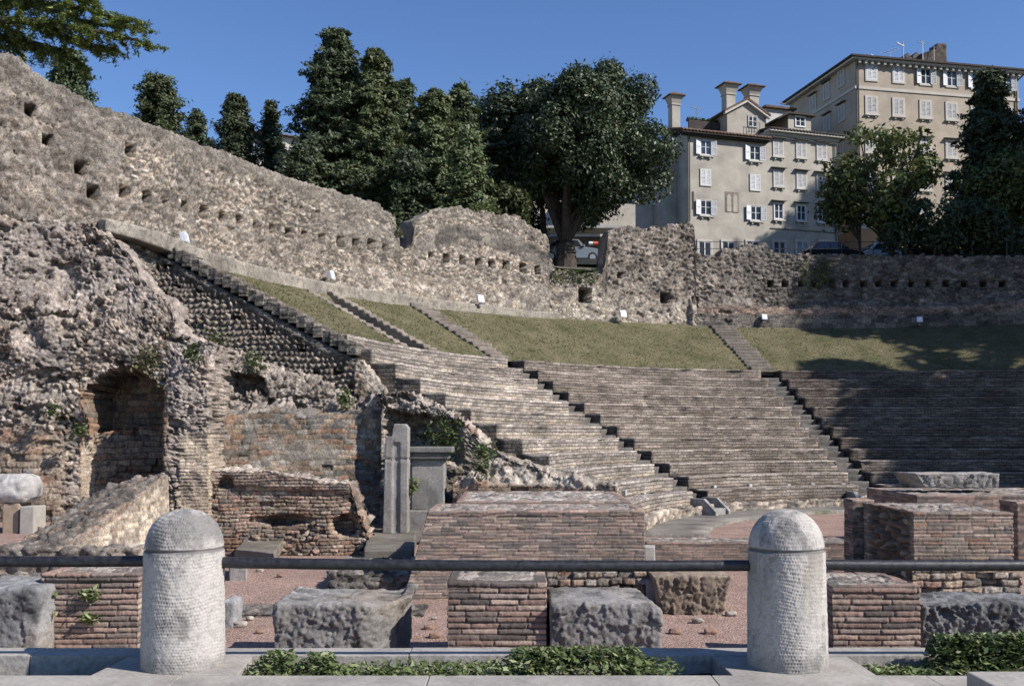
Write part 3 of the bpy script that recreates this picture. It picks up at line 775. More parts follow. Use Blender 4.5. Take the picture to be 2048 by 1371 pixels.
# stairs
M['step'] = masonry('stair_stone', fine=20, lo=.6, hi=1.3, bump=.6, dist=.03)
def dark_stone_pat(seed, col=(.17,.15,.13), amp=.03):
    def pat(P, Nn):
        d = amp*fbm(P*5, 4, seed)+amp*.5*fbm(P*18, 3, seed+1)
        c = np.array(col)*(1+.4*fbm(P*2.5, 4, seed+2))[:,None]
        return d, c
    return pat
def rel_box(name, c0, ex_, ey, ez, parent, pat, mat, step=.09):
    # c0 lower corner, axes vectors
    lx, ly, lz = (np.linalg.norm(q) for q in (ex_, ey, ez))
    P, Fa, _ = shell(np.linspace(0, 1, n_(lx, step)), np.linspace(0, 1, n_(lz, step)), np.linspace(0, 1, n_(ly, step)),
                     lambda u, v, w_: c0+u[:,None]*ex_+w_[:,None]*ey+v[:,None]*ez)
    return relief(name, P, Fa, pat, mat, parent)
def stairway(th, lab, ra, rb, zf, nst, halfw, hgt, border=False, extra=None):
    st = thing('stone_stairway', lab, 'stairway', tuple(pol(np.array(ra), np.array(th), zf(ra))), group='stairways up the theatre')
    run = (rb-ra)/nst
    er = np.array((math.cos(th), math.sin(th), 0)); es = np.array((-math.sin(th), math.cos(th), 0))
    for k in range(nst):
        r_ = ra+k*run; z = zf(r_+run*.6)+hgt
        j = RNG.normal(size=2)*.03
        c0 = np.array((CX, CY, 0))+er*r_ + es*(halfw+j[0]) + np.array((0, 0, z-.42))
        rel_box('step', c0, -es*(2*halfw+j[1]), er*(run+.03), np.array((0, 0, .42+j[1]*.4)), st, dark_stone_pat(200+k), M['step'])
    if extra: extra(st, er, es)
    return st
zf = lambda r: ZTOP+(ZW-ZTOP)*min(1, max(0, (r-R1)/(R2-R1)))
def seat_steps(st, er, es):       # two steps to each tier, down through the seats
    for k in range(NROW):
        for h in (0, 1):
            r_ = R0+k*RUN-RUN*.45+h*RUN/2; z = ZS+k*RISE+(h+1)*RISE/2-.34
            c0 = np.array((CX, CY, 0))+er*r_+es*(CH-.02)+np.array((0, 0, z-.5))
            rel_box('step', c0, -es*(2*CH-.04), er*(RUN/2+.05), np.array((0, 0, .5)), st, dark_stone_pat(300+k, (.13,.12,.11)), M['step'])
stairway(thB, 'leftmost narrow sunken stairway with a deep black shadow, ending at the grass foot', R1+.15, R2-.5, zf, 19, .44, -.42)
stairway(thC, 'stone stairway in the middle of the theatre, lit, between two grass panels', R1+.1, R2-.1, zf, 15, .52, .07, extra=seat_steps)
stairway(thD, 'right stone stairway at the edge of the tree shade, dividing the grass', R1+.1, R2-.1, zf, 15, .62, .07, extra=seat_steps)
stairway(thE, 'shaded stone stairway at the far right of the theatre', R1+.1, R2-.1, zf, 15, .55, .07, extra=seat_steps)
# low walls beside the leftmost stair
def curb(th0, th1, lab, h, wdt):
    er = np.array((math.cos(th0), math.sin(th0), 0)); es = np.array((-math.sin(th0), math.cos(th0), 0))
    U = lin(R1, R2-.3, .08); V = np.linspace(0, 1, 9); W = np.linspace(0, wdt, 4)
    def fm(u, v, w_):
        zt = ZTOP+(ZW-ZTOP)*(u-R1)/(R2-R1)
        zt = ZTOP+(ZW-ZTOP)*(np.floor((u-R1)/.30)*.30+.15)/(R2-R1)+h
        z = zt-.5+v*.5
        return np.array((CX, CY, 0))+er*u[:,None]+es*(th1+w_)[:,None]+np.stack([0*u, 0*u, z], 1)
    P, Fa, _ = shell(U, V, W, fm)
    if True: Fa = Fa[:, ::-1]
    return tag(relief('stair_kerb', P, Fa, dark_stone_pat(77, (.24,.21,.175), .05), M['step']), lab, 'kerb', 'stepped kerbs of the sunken stairway')
curb(thB, .50, 'stepped rubble kerb along the left side of the sunken stairway', .04, .40)
curb(thB, -.95, 'stepped rubble kerb along the right side of the sunken stairway', .12, .45)

# orchestra border: ring of dark paving, and pink floor is the ground itself
U = np.linspace(R(172), R(20), 260); V = np.array([-.12, .0]); W = np.array([R0-2.1, R0-1.6, R0-1.1, R0-.6, R0+.1])
P, Fa, uvw = shell(U, np.array([GZ-.1, GZ+.10]), W, lambda u, v, w_: pol(w_, u, v))
def pat(P, Nn):
    c = np.array((.205,.19,.17))*(1+.4*fbm(P*1.8, 5, 12))[:,None]
    return .012*fbm(P*6, 4, 11), lerp(c, np.array((.12,.13,.07)), sstep(.2, .5, fbm(P*1.1, 4, 13))[:,None])
tag(relief('paved_ring', P, Fa, pat, M['step']), kind='structure')
# broken podium in front of the first row
U = np.linspace(thA-.02, R(60), 420)
P, Fa, uvw = shell(U, lin(GZ, -.74, .08), lin(R0-.45, R0+.02, .12), lambda u, v, w_: pol(w_-.0*u, u, v))
tag(relief('podium_step', P, Fa, lambda P, Nn: stones(P, (.4,.4,.16), .10, 5, np.concatenate([PINK, GREY]), DMORT, big=.08), M['masonry']), 'low broken stone step at the foot of the brick seats', 'step')
M['foot'] = plain('worn_grey_stone', (.26,.25,.235), .9, var=.3, scale=5, bump=.5)
# stone wedges at the feet of the stairs
for th, lab, s_ in ((thC+.01, 'pale stone wedge at the foot of the middle stairway', .62), (thD+.012, 'grey stone trough at the foot of the right stairway', 1.25)):
    er = np.array((math.cos(th), math.sin(th), 0)); es = np.array((-math.sin(th), math.cos(th), 0))
    c0 = np.array((CX, CY, 0))+er*(R0-.95)+np.array((0, 0, GZ))
    mb = MB()
    for sg in (-1, 1):
        q0 = c0+es*sg*.55*s_; wv = es*.16*sg
        prof = [(0, 0), (0, .22), (.45, .62), (1.0, .62), (1.0, 0)]
        bs = len(mb.v)
        for off in (0, 1):
            for (a_, z_) in prof: mb.v.append(tuple(q0+er*a_+wv*off+np.array((0, 0, z_))))
        n = 5
        mb.f.append(tuple(bs+i for i in range(n))); mb.f.append(tuple(bs+n+i for i in range(n)))
        for i in range(n): mb.f.append((bs+i, bs+(i+1) % n, bs+n+(i+1) % n, bs+n+i))
    mb.quadbox([tuple(c0+es*a_+er*b_+np.array((0,0,z_))) for z_ in (0, .3) for a_, b_ in ((-.54*s_, .1), (.54*s_, .1), (.54*s_, .9), (-.54*s_, .9))])
    tag(mb.build('stair_foot', M['foot'], bevel=.02), lab, 'stone')

# ------------------------------------------------------------------ back wall along a path
thp = np.linspace(R(12), R(168), 700)
PX = list(CX+(R2+.02)*np.cos(thp)); PY = list(CY+(R2+.02)*np.sin(thp))
x0, y0 = PX[-1], PY[-1]; L2 = 8.0; dr = np.array((-.72, -.69)); dr /= np.linalg.norm(dr)
tt = np.linspace(.05, L2, 120)
# ease the corner
for s in tt:
    bl = min(1, s/2.5); d0 = np.array((math.cos(R(168)+math.pi/2), math.sin(R(168)+math.pi/2)))
    dd = d0*(1-bl)+dr*bl; dd /= np.linalg.norm(dd)
    x0 += dd[0]*(L2/120); y0 += dd[1]*(L2/120); PX.append(x0); PY.append(y0)
PX, PY = np.array(PX)[::-1], np.array(PY)[::-1]          # now from the far left to the right
SS = np.concatenate([[0], np.cumsum(np.hypot(np.diff(PX), np.diff(PY)))])
TX = PX/PY
TXm = np.maximum.accumulate(TX)+np.arange(len(TX))*1e-9
def s_of(px, py):
    a_, b_, c_ = ray(px, py); s = np.interp(a_/b_, TXm, SS); y = np.interp(s, SS, PY)
    return s, EYE+c_/b_*y
TOP = [(-60,90),(0,108),(22,116),(40,126),(60,145),(100,165),(150,188),(190,207),(250,232),(300,250),(350,270),(400,290),(460,310),(520,335),(560,350),(600,365),(640,374),(680,385),(720,400),(760,413),(780,425),(790,440),(796,470),(799,492),(822,497),(826,470),(830,442),(850,430),(880,420),(920,412),(960,418),(1000,428),(1040,436),(1052,448),(1080,462),(1096,478),(1100,510),(1112,535),(1150,545),(1205,545),(1211,520),(1216,466),(1230,458),(1250,452),(1290,456),(1330,452),(1355,448),(1375,440),(1388,446),(1391,495),(1400,512),(1440,512),(1444,498),(1480,490),(1530,490),(1545,503),(1600,508),(1700,508),(1900,510),(2048,512),(2150,512)]
ts, tz_ = zip(*[s_of(px, py) for px, py in TOP])
ts, tz_ = np.array(ts), np.array(tz_)
ragg = np.interp(ts, ts, [ .05 if p[0] < 760 else (.14 if p[0] < 1545 else .07) for p in TOP])
def wall_h(s):
    Q = np.stack([s*1.0, s*0, s*0], 1)
    am = np.interp(s, ts, ragg)
    return np.interp(s, ts, tz_)+am*(fbm(Q*1.7, 5, 3, .65)*1.6)
BASE = [(-60, 500), (180, 440), (350, 492), (640, 567), (950, 610), (1240, 638), (1430, 650), (1700, 648), (2048, 645)]
bs_, bz_ = zip(*[s_of(px, py) for px, py in BASE])
# holes: pixel centre, size in m
HOL = [(185,383,.30),(250,383,.34),(293,393,.3),(333,405,.34),(370,412,.3),(407,424,.42),(445,434,.34),(478,441,.30),(512,449,.30),(545,457,.30),(575,466,.30),(608,470,.28),(643,477,.32),(680,483,.40),(710,487,.36),(742,490,.42),(770,495,.3),
       (543,400,.17),(572,408,.17),(602,417,.17),(635,425,.2),(862,513,.34),(892,517,.34),(925,520,.32),(957,525,.36),(983,527,.36),(1012,530,.36),(1045,535,.38),(1075,540,.36),(160,335,.3),(95,280,.25),(260,300,.3),(60,220,.25),
       (1170,590,.7),(1330,595,.5),(1240,550,.28),(1390,600,.35)]
HOL += [(x, 567, .30) for x in (1540,1570,1602,1631,1665,1693,1726,1758,1788,1823,1857,1892,1930,1967,2005)]
HS = [(*s_of(px, py), sz) for px, py, sz in HOL]
U = lin(SS[0], SS[-1], .052); V = np.linspace(0, 1, 112); Wt = np.array([0, .3, .6, .9])
pnx = np.gradient(PY, SS); pny = -np.gradient(PX, SS)      # towards the stage (x along +s, so right-hand normal)
HT = wall_h(U)
zbase = 5.6
def wfm(u, v, w_):
    x = np.interp(u, SS, PX); y = np.interp(u, SS, PY)
    nx = np.interp(u, SS, pnx); ny = np.interp(u, SS, pny)
    top = np.interp(u, U, HT); bz = np.interp(x, [-12.5, -7.5], [3.0, zbase])
    top = top-.25*np.abs(w_-.35)/.5*0
    # a ledge lower down: the wall foot stands forward
    z = bz+(top-bz)*v
    fwd = -.22*(1-sstep(ZW+.9, ZW+1.3, z+.25*vnoise(np.stack([u*.8, z*.8, 0*z], 1), 3)))*(u > s_of(1380, 600)[0])*(w_ < .01)
    off = w_+fwd+.0
    return np.stack([x-nx*off, y-ny*off, z], 1)
P, Fa, uvw = shell(U, V, Wt, wfm)
sI, zI = uvw[:,0], P[:,2]
M['wall'] = masonry('theatre_wall_stone', fine=22, lo=.48, hi=1.44, bump=1.0, dist=.10, stain=.62, speck=8)
def wall_pat(P, Nn):
    s = np.interp(np.arctan2(P[:,1]-CY, P[:,0]-CX), [0, 1], [0, 1])
    return None
px_of = lambda s: np.interp(s, ts, [p[0] for p in TOP])
def wall_pat_s(P, Nn, s, frontm):
    px = px_of(s)
    z = P[:,2]; Q = P
    A = stones(Q, (.24,.24,.085), .075, 400, np.concatenate([PINK, CREAM, CREAM, GREY[:3]]), DMORT, big=.03, bigs=1.4, warp=.18)
    B = mixp(stones(Q, (.26,.26,.16), .15, 410, np.concatenate([PINK, PINK, GREY]), DMORT*1.2, big=.12, bigs=1.9, warp=.5), crag(Q, 415, (.36,.32,.29), 1.1, (.42,.38,.345)), np.full(len(P), .55))
    Cc = stones(Q, (.26,.26,.14), .05, 420, CREAM, DMORT*1.8, gap=.12)
    cap = np.array((.215,.20,.18))*(1+.3*fbm(Q*2, 4, 7))[:,None]
    h = np.interp(s, ts, tz_)
    # rough eroded zones: left top part, third chunk, top of the second
    rough = sstep(-.15, .25, fbm(Q*.45, 3, 90)+.5*(px < 240)-.28)*(px < 620)
    rough = np.maximum(rough, ((px > 1214) & (px < 1550))*.95)
    rough = np.maximum(rough, (px > 1095)*(px < 1216)*.5)
    rough = np.maximum(rough, sstep(.1, .4, fbm(Q*.6, 3, 94))*(px < 1100)*.6)
    d, c = mixp(A, B, rough)
    # dressed pale masonry near the foot
    foot = (1-sstep(.9, 1.5, z-np.interp(s, bs_, bz_)+.4*vnoise(Q*.5, 8)))*(px > 700)*(px < 1390)
    d, c = mixp((d, c), Cc, foot*.9)
    # smooth grey crust along the top
    crust = sstep(-.75, -.35, z-h+.35*fbm(Q*.8, 3, 66))*((px < 790)*1.0+(px > 826)*(px < 1100)*.5)
    crust = np.maximum(crust, sstep(.12, .3, fbm(Q*.5, 4, 67))*((px < 1100)*.8))
    d = d*(1-.25*crust)+.05*crust; c = lerp(c, cap, (crust*.75)[:,None])
    # dark ashlar band under the crust of the second chunk and the whole right part
    band = (px > 826)*(px < 1100)*sstep(-1.75, -1.6, z-h)*(1-sstep(-.9, -.75, z-h))
    D = bricks(P, Nn, .22, .45, .025, 430, GREY*.9, DMORT*1.3)
    d, c = mixp((d, c), D, band*.85)
    rt = sstep(1392, 1560, px+40*vnoise(Q*.8, 4))
    E = stones(Q, (.30,.30,.15), .10, 440, GREY*.85, DMORT*.9, big=.05)
    d, c = mixp((d, c), E, rt*.9)
    redb = (px > 1390)*sstep(ZW+.55, ZW+.6, z)*(1-sstep(ZW+.95, ZW+1.0, z))
    Rb = bricks(P, Nn, .09, .3, .02, 450, BRICK*1.05, DMORT*1.5)
    d, c = mixp((d, c), Rb, redb*.9)
    lowb = (px > 1390)*(1-sstep(ZW+.5, ZW+.56, z))
    Lb = bricks(P, Nn, .24, .6, .012, 460, GREY*.8, DMORT)
    d, c = mixp((d, c), Lb, lowb*.9)
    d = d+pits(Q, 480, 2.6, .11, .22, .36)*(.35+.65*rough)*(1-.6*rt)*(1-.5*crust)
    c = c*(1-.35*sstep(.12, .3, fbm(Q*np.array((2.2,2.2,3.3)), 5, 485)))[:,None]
    for hs_, hz_, sz in HS:
        m_ = (np.abs(s-hs_) < sz/2)*(np.abs(z-hz_) < sz/2*1.05)*frontm
        d = np.where(m_ > 0, -.80, d)
        rim = (np.abs(s-hs_) < sz/2+.09)*(np.abs(z-hz_) < sz/2+.09)*frontm*(m_ == 0)
        d = np.where(rim > 0, np.clip(d, -.02, .03), d)
        c = np.where((m_ > 0)[:,None], np.array((.11,.085,.07)), c)  # inside of each hole painted dark to deepen its shade
    # cavity behind the second chunk's left end, and a tall slit
    return d, c
Nn = vnormals(P, Fa)
frontm = (uvw[:,2] == 0)*1.0
ds, cs = [], []
for k in range(0, len(P), 120000):
    d_, c_ = wall_pat_s(P[k:k+120000], Nn[k:k+120000], sI[k:k+120000], frontm[k:k+120000]); ds.append(d_); cs.append(c_)
d_, c_ = np.concatenate(ds), np.concatenate(cs)
P = P+Nn*d_[:,None]
o = link('theatre_back_wall', fast_mesh('theatre_back_wall', P, Fa, M['wall'], col=c_))
tag(o, 'tall curved ruined stone wall with rows of square beam holes above the grass', 'ruined wall')

# concrete ledge at the foot of the wall
Ul = lin(s_of(196, 447)[0], s_of(1120, 628)[0], .12)
def lfm(u, v, w_):
    x = np.interp(u, SS, PX); y = np.interp(u, SS, PY); nx = np.interp(u, SS, pnx); ny = np.interp(u, SS, pny)
    k = np.interp(u, [Ul[0], s_of(500, 530)[0], s_of(900, 605)[0], Ul[-1]], [.12, .46, .22, .06])
    wd = np.interp(u, [Ul[0], s_of(900, 605)[0], Ul[-1]], [.55, .35, .12])
    bz = np.interp(u, bs_, bz_)
    return np.stack([x+nx*wd*(1-w_)-nx*.1*w_, y+ny*wd*(1-w_)-ny*.1*w_, bz+.02-k-.25+(k+.25)*v], 1)
P, Fa, _ = shell(Ul, np.linspace(0, 1, 7), np.linspace(0, 1, 4), lfm)
def pat(P, Nn):
    return .012*fbm(P*5, 4, 31), np.array((.27,.25,.22))*(1+.35*fbm(P*np.array((1.5,1.5,3)), 5, 32))[:,None]
tag(relief('wall_ledge', P, Fa, pat, M['masonry']), 'smooth grey ledge along the foot of the curved wall above the grass', 'ledge')

# floodlights
M['white_metal'] = plain('white_metal', (.72,.74,.78), .4, .1, var=.05, scale=3)
M['lampglass'] = plain('lamp_glass', (.25,.27,.30), .15, .0, var=.05, spec=.6)
M['steel'] = plain('galvanised_steel', (.35,.35,.36), .5, .6, var=.2)
def floodlight():
    r_ = thing('floodlight', '', 'floodlight', (0, 0, 0), 'white floodlights along the wall foot')
    MB().quadbox([(-.17,-.10,.12),(.17,-.10,.12),(.15,.10,.16),(-.15,.10,.16),(-.17,-.02,.50),(.17,-.02,.50),(.15,.16,.46),(-.15,.16,.46)]).build('housing', M['white_metal'], r_, bevel=.02)
    MB().quadbox([(-.14,-.112,.16),(.14,-.112,.16),(.14,-.105,.16),(-.14,-.105,.16),(-.14,-.050,.46),(.14,-.050,.46),(.14,-.044,.46),(-.14,-.044,.46)]).build('lens', M['white_metal'], r_)
    MB().tube((0,.04,-.05), (0,.04,.14), .025).box(-.1,.1,-.02,.1,-.06,-.03).build('bracket', M['steel'], r_)
    return r_
fl0 = floodlight()
for i, (px, py, lb) in enumerate(((347, 495, 'highest white floodlight, furthest left on the grey ledge'), (647, 567, 'white floodlight on the ledge above the sunken stairway'),
        (950, 612, 'white floodlight at the wall foot right of the lit stairway head'), (1238, 641, 'white floodlight at the wall foot below the tall rough wall stump'),
        (1523, 645, 'small shaded white floodlight just right of the right stairway head'), (1836, 650, 'white floodlight on the shaded wall foot, furthest right'))):
    o = fl0 if i == 0 else copy_tree(fl0)
    s, z = s_of(px, py)
    x = np.interp(s, SS, PX); y = np.interp(s, SS, PY); nx = np.interp(s, SS, pnx); ny = np.interp(s, SS, pny)
    k = .40
    o.location = (x+nx*k, y+ny*k, z+.02); o.rotation_euler = (0, 0, math.atan2(ny, nx)+math.pi/2 + (.3 if i < 2 else 0))
    if i >= 4: o.scale = (.85, .85, .75)
    if i == 0: o.scale = (1.0, 1.0, .9)
    o['label'] = lb
# ================================================================== LEFT RUINS
def prof(pts, y):
    q = [at(px, py, y) for px, py in pts]
    return np.array([a[0] for a in q]), np.array([a[2] for a in q])
M['ruin'] = masonry('ruin_stone', fine=22, lo=.6, hi=1.32, bump=1.0, dist=.06, stain=.62, speck=5)
def inbox(px, py, x0, x1, y0, y1, soft=6):
    return sstep(x0-soft, x0+soft, px)*(1-sstep(x1-soft, x1+soft, px))*sstep(y0-soft, y0+soft, py)*(1-sstep(y1-soft, y1+soft, py))
def pix(P):
    dx, dy, dz = P[:,0], P[:,1], P[:,2]-EYE
    f = dy*CT+dz*ST; u = -dy*ST+dz*CT
    return 1024+F_PX*dx/f, Y0-F_PX*u/f
def ruin(name, pts, y, thick, zb, lab, cat, pat, res=.045, rag=.05, x0=None, x1=None, depth_fn=None, mat=None, seed=1, back=.3, ledge=None, group=None):
    hx, hz = prof(pts, y)
    x0 = hx[0] if x0 is None else x0; x1 = hx[-1] if x1 is None else x1
    H = hz.max()
    U = lin(x0, x1, res); V = np.linspace(0, 1, n_(H-zb, res)); W = np.linspace(0, 1, n_(thick, back))
    def fm(u, v, w_):
        top = np.interp(u, hx, hz)+rag*fbm(np.stack([u*2.2, w_*3, 0*u], 1), 4, seed, .6)*1.5
        z = zb+(top-zb)*v
        yy = y+thick*w_
        if depth_fn is not None: yy = yy+depth_fn(u, z)*(1-w_)
        return np.stack([u, yy, z], 1)
    P, Fa, uvw = shell(U, V, W, fm)
    o = relief(name, P, Fa, lambda P, Nn: pat(P, Nn), mat or M['ruin'])
    return tag(o, lab, cat, group)

# ---- studded wall that closes the seating on the left (analemma)
A0 = np.array((CX+(R2+.2)*math.cos(thA), CY+(R2+.2)*math.sin(thA))); A1 = np.array((CX+(R0-1.2)*math.cos(thA), CY+(R0-1.2)*math.sin(thA)))
LA = np.linalg.norm(A1-A0); er = (A1-A0)/LA; en = np.array((-er[1], er[0]))     # en: away from the camera
NST = 32
def sztop(r):
    return np.where(r > R1-1.3, ZTOP+(ZW-ZTOP)*(r-R1)/(R2-R1), ZS+np.floor((r-R0)/RUN+1e-6)*RISE)
U = lin(0, LA, .04); V = np.linspace(0, 1, 190); W = np.linspace(0, 1, 4)
def afm(u, v, w_):
    r_ = (R2+.2)-u
    stp = .40
    ru = np.where(r_ > R1, R1+np.floor((r_-R1)/stp)*stp+stp, r_)
    top = np.where(r_ > R1-1.15, sztop(r_)-.22, ZS+(r_-R0)/RUN*RISE-.70+.65*sstep(R1-2.4, R1-1.15, r_)+.05*vnoise(np.stack([u*4, 0*u, 0*u], 1), 3))
    zb = GZ-.1
    z = zb+(top-zb)*v
    y0_ = -.30-.42*np.clip(top-z, 0, 3.2)
    off = y0_*(1-w_)+.28*w_
    return np.stack([A0[0]+er[0]*u+en[0]*off, A0[1]+er[1]*u+en[1]*off, z], 1)
P, Fa, uvw = shell(U, V, W, afm)
top_z = afm(uvw[:,0], np.ones(len(uvw)), 0*uvw[:,0])[:,2]
Nn = vnormals(P, Fa)
Q = np.stack([uvw[:,0], uvw[:,2]*.5, P[:,2]], 1)
ds, cs = [], []
for k in range(0, len(P), 120000):
    q = Q[k:k+120000]; nn = Nn[k:k+120000]; dzt = (top_z-P[:,2])[k:k+120000]
    qq = np.stack([q[:,0]+.07*vnoise(q*3.1, 71), 0*q[:,0], q[:,2]+.05*vnoise(q*2.7, 72)], 1)
    S = bricks(qq, np.tile((0,-1,0), (len(q),1)).astype(float), .165, .17, .20, 700, np.array([(.40,.355,.31),(.46,.41,.36),(.33,.30,.27),(.48,.43,.37),(.40,.33,.27)]), DMORT, wob=.05, jt=.062, miss=.04, wear=.30)
    Bk = bricks(np.stack([q[:,0], 0*q[:,0], q[:,2]], 1), np.tile((0,-1,0), (len(q),1)).astype(float), .085, .35, .03, 710, GREY*.85, DMORT*.7)
    C2 = stones(q, (.16,.2,.13), .12, 720, TAN*.8, DMORT*.9, big=.05)
    t_ = (1-sstep(.12, .30, dzt+.12*vnoise(q*1.5, 5)))*(q[:,0] < R2-R1+1.35)
    d, c = mixp(S, Bk, t_)
    low = sstep(6.3, 7.6, q[:,0]+.4*(q[:,2]-2))
    d, c = mixp((d, c), C2, low*(1-t_))
    cg = crag(q, 730, (.36,.32,.28), .7, (.45,.40,.35))
    d, c = mixp((d, c), cg, (1-sstep(.30, .5, dzt))*(q[:,0] >= R2-R1+1.35))
    ds.append(d); cs.append(c)
P = P+Nn*np.concatenate(ds)[:,None]
o = link('studded_wall', fast_mesh('studded_wall', P, Fa, M['ruin'], col=np.concatenate(cs)))
tag(o, 'sloping dark wall studded with protruding stones under a stepped edge, left of the seats', 'ruined wall')

# stepped coping along its edge: dark brick steps
run_ = .262
for i in range(int((R2-.15-R1+1.15)/run_)):
    r_ = R1-1.13+i*run_; u0_ = (R2+.2)-r_-run_
    zt_ = float(sztop(np.array(r_+run_)))+.13
    a_ = A0+er*u0_+en*(-.38)
    jz = RNG.normal()*.015; jd = RNG.normal()*.03
    P, Fa, _ = shell(lin(0, run_+.035, .035), lin(-.36, .0, .035), lin(0, .74, .12), lambda u, v, w_: np.stack([a_[0]+er[0]*u+en[0]*(w_+jd), a_[1]+er[1]*u+en[1]*(w_+jd), zt_+jz+v], 1))
    def cpat(P, Nn, i=i):
        d, c = bricks(P, Nn, .075, .28, .016, 740+i, GREY*.8, DMORT*.7, wob=.01)
        return d, lerp(c, np.array((.22,.20,.175)), sstep(.7, .9, Nn[:,2])[:,None])
    relief('coping_step', P, Fa, cpat, M['ruin'], o)

# ---- big left mass with the arch
mass_pts = [(-140,425),(0,428),(60,432),(120,436),(168,438),(176,450),(215,472),(240,500),(262,545),(285,575),(325,592),(338,625),(352,655),(385,676),(415,684),(440,692)]
def mass_depth(u, z):
    P = np.stack([u, 25.6+0*u, z], 1); px, py = pix(P)
    d = .35*fbm(np.stack([u*.5, 0*u, z*.5], 1), 4, 801)
    d = d+.55*(1-sstep(500, 700, py))*(1-sstep(200, 440, px)*.5)     # leans back at the top
    # arch opening
    d = d+.13*(u+10.5)
    cxp = 246; hw = 86
    arch_top = 736+95*(1-np.sqrt(np.clip(1-((px-cxp)/hw)**2, 0, 1)))
    ins = (np.abs(px-cxp) < hw-4)*(py > arch_top)*(py < 1200)
    edge = sstep(0, 10, np.minimum(hw-4-np.abs(px-cxp), py-arch_top))
    d = d+np.where(ins > 0, edge*np.where(py < 850-.25*(px-246), 2.2, .35+1.3*np.clip((px-170)/150, 0, 1)), 0)
    # buttress to the right of the arch, stands forward
    bt_ = sstep(328, 350, px)*(1-sstep(432, 446, px))*sstep(700, 760, py+.5*(px-380))
    d = d-1.0*bt_-.55*bt_*sstep(860, 880, py)*0
    bt2 = sstep(300, 330, px)*(1-sstep(350, 365, px))*sstep(905, 915, py)
    # horizontal crack lines
    crack = np.exp(-((py-(632+.02*px+6*np.sin(px/23)))/5)**2)*(px < 150)
    d = d+.28*crack
    blob = np.exp(-(((px-60)/22)**2+((py-665)/22)**2))+.7*np.exp(-(((px-108)/26)**2+((py-560)/40)**2))+.6*np.exp(-(((px-30)/30)**2+((py-760)/20)**2))
    return d+.3*blob
def mass_pat(P, Nn):
    px, py = pix(P)
    A = stones(P, (.20,.3,.14), .12, 810, PINK, DMORT*1.2, warp=.35, big=.10, bigs=2.2)
    B = stones(P, (.12,.2,.09), .09, 815, np.concatenate([PINK, CREAM[:2]])*np.array((1.0,.97,.98)), DMORT*1.8, warp=.4, big=.16, bigs=.9)
    sm = (.07*fbm(P*1.4, 5, 816, .6)+.06*fbm(P*6, 4, 817, .65)+.03*facets(P, .12, 821), np.array((.36,.32,.30))*(1+.4*fbm(P*2.2, 4, 818))[:,None])
    d, c = mixp(A, B, sstep(-.15, .2, fbm(P*.55, 3, 819)))
    d, c = mixp((d, c), crag(P, 822, (.37,.33,.31), .9, (.46,.42,.39)), sstep(-.12, .12, fbm(P*.8, 3, 823))*.45)
    d, c = mixp((d, c), sm, sstep(.02, .22, fbm(P*.5, 3, 820)+.22*sstep(640, 700, py)*(1-sstep(880, 960, py)))*.5)
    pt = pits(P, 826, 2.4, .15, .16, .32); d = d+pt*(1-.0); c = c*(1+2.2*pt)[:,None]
    # square-faced blocks low on the left, brick in the arch and on the buttress
    Cc = bricks(P, Nn, .16, .30, .04, 830, TAN*.95, DMORT, miss=.06, wob=.05)
    blk_ = sstep(845, 880, py+30*fbm(P*.8, 3, 9))*(1-sstep(110, 150, px))
    insd = (np.abs(px-248) < 82)*(py > 760)
    insd2 = inbox(px, py, 160, 335, 770, 1000, 3)
    d, c = mixp((d, c), Cc, np.clip(blk_*.8+insd2, 0, 1))
    D = bricks(P, Nn, .085, .24, .02, 835, PINK[[0,1,3,6]]*np.array((.97,.93,.86)), MORT*1.1, miss=.03, wob=.02)
    but = sstep(352, 362, px)*(1-sstep(440, 450, px))*sstep(850, 890, py+25*fbm(P*1.3, 3, 10))
    jmb = inbox(px, py, 163, 188, 880, 1010, 2)
    d, c = mixp((d, c), D, np.clip(but+jmb, 0, 1))
    return d, c
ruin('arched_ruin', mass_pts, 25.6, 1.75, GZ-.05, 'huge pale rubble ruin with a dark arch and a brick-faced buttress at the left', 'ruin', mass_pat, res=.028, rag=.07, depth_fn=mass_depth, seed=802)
# dark vault floor/back is part of the mass; a raised earth bank in front of it
sheet('ground_bank', -18, -6.9, 18.5, 26.5, .12, lambda P: GZ+.52*sstep(18.6, 21.0, P[:,1]+.6*vnoise(P*.6, 3))*(1-sstep(-8.6, -7.0, P[:,0]))+.03*fbm(P*2, 4, 5)-.01, M['gravel'])

# ---- middle ruin: coursed wall under broken core, running down to the right
mid_pts = [(436,690),(455,702),(520,724),(560,732),(600,745),(640,762),(672,782),(700,800),(722,800),(745,790),(790,786),(815,788),(850,800),(880,812),(905,830),(935,848),(960,868),(985,896),(1010,912),(1040,920),(1090,938),(1150,950),(1200,958),(1232,966)]
def mid_depth(u, z):
    P = np.stack([u, 26.4+0*u, z], 1); px, py = pix(P)
    d = .20*fbm(np.stack([u*.8, 0*u, z*.8], 1), 4, 851)
    d = d+np.where(px < 760, .17*(u+6.2), 0.0)
    # niche
    nx_ = inbox(px, py, 452, 520, 740+.12*0, 782, 4)
    nx_ = nx_*(py > 742+(px-450)*.16)
    d = d+.9*nx_
    # upper part set back behind the ledge
    lv = 800+0*px
    up = 1-sstep(-10, 14, py-(818-.02*(px-440)+8*np.sin(px/31)))
    d = d+up*(.45+.35*(1-sstep(0, 60, py-690-.25*(px-436))))*(px < 720)
    # dark hollow in the middle and overhanging broken edge
    hol = sstep(765, 790, px)*(1-sstep(905, 930, px))*sstep(0, 8, py-(812+.16*(px-765)))*(1-sstep(-5, 25, py-(870+.25*(px-760))))
    d = d+.85*hol
    d = d-.25*np.exp(-(((px-900)/60)**2+((py-835)/22)**2))
    return d
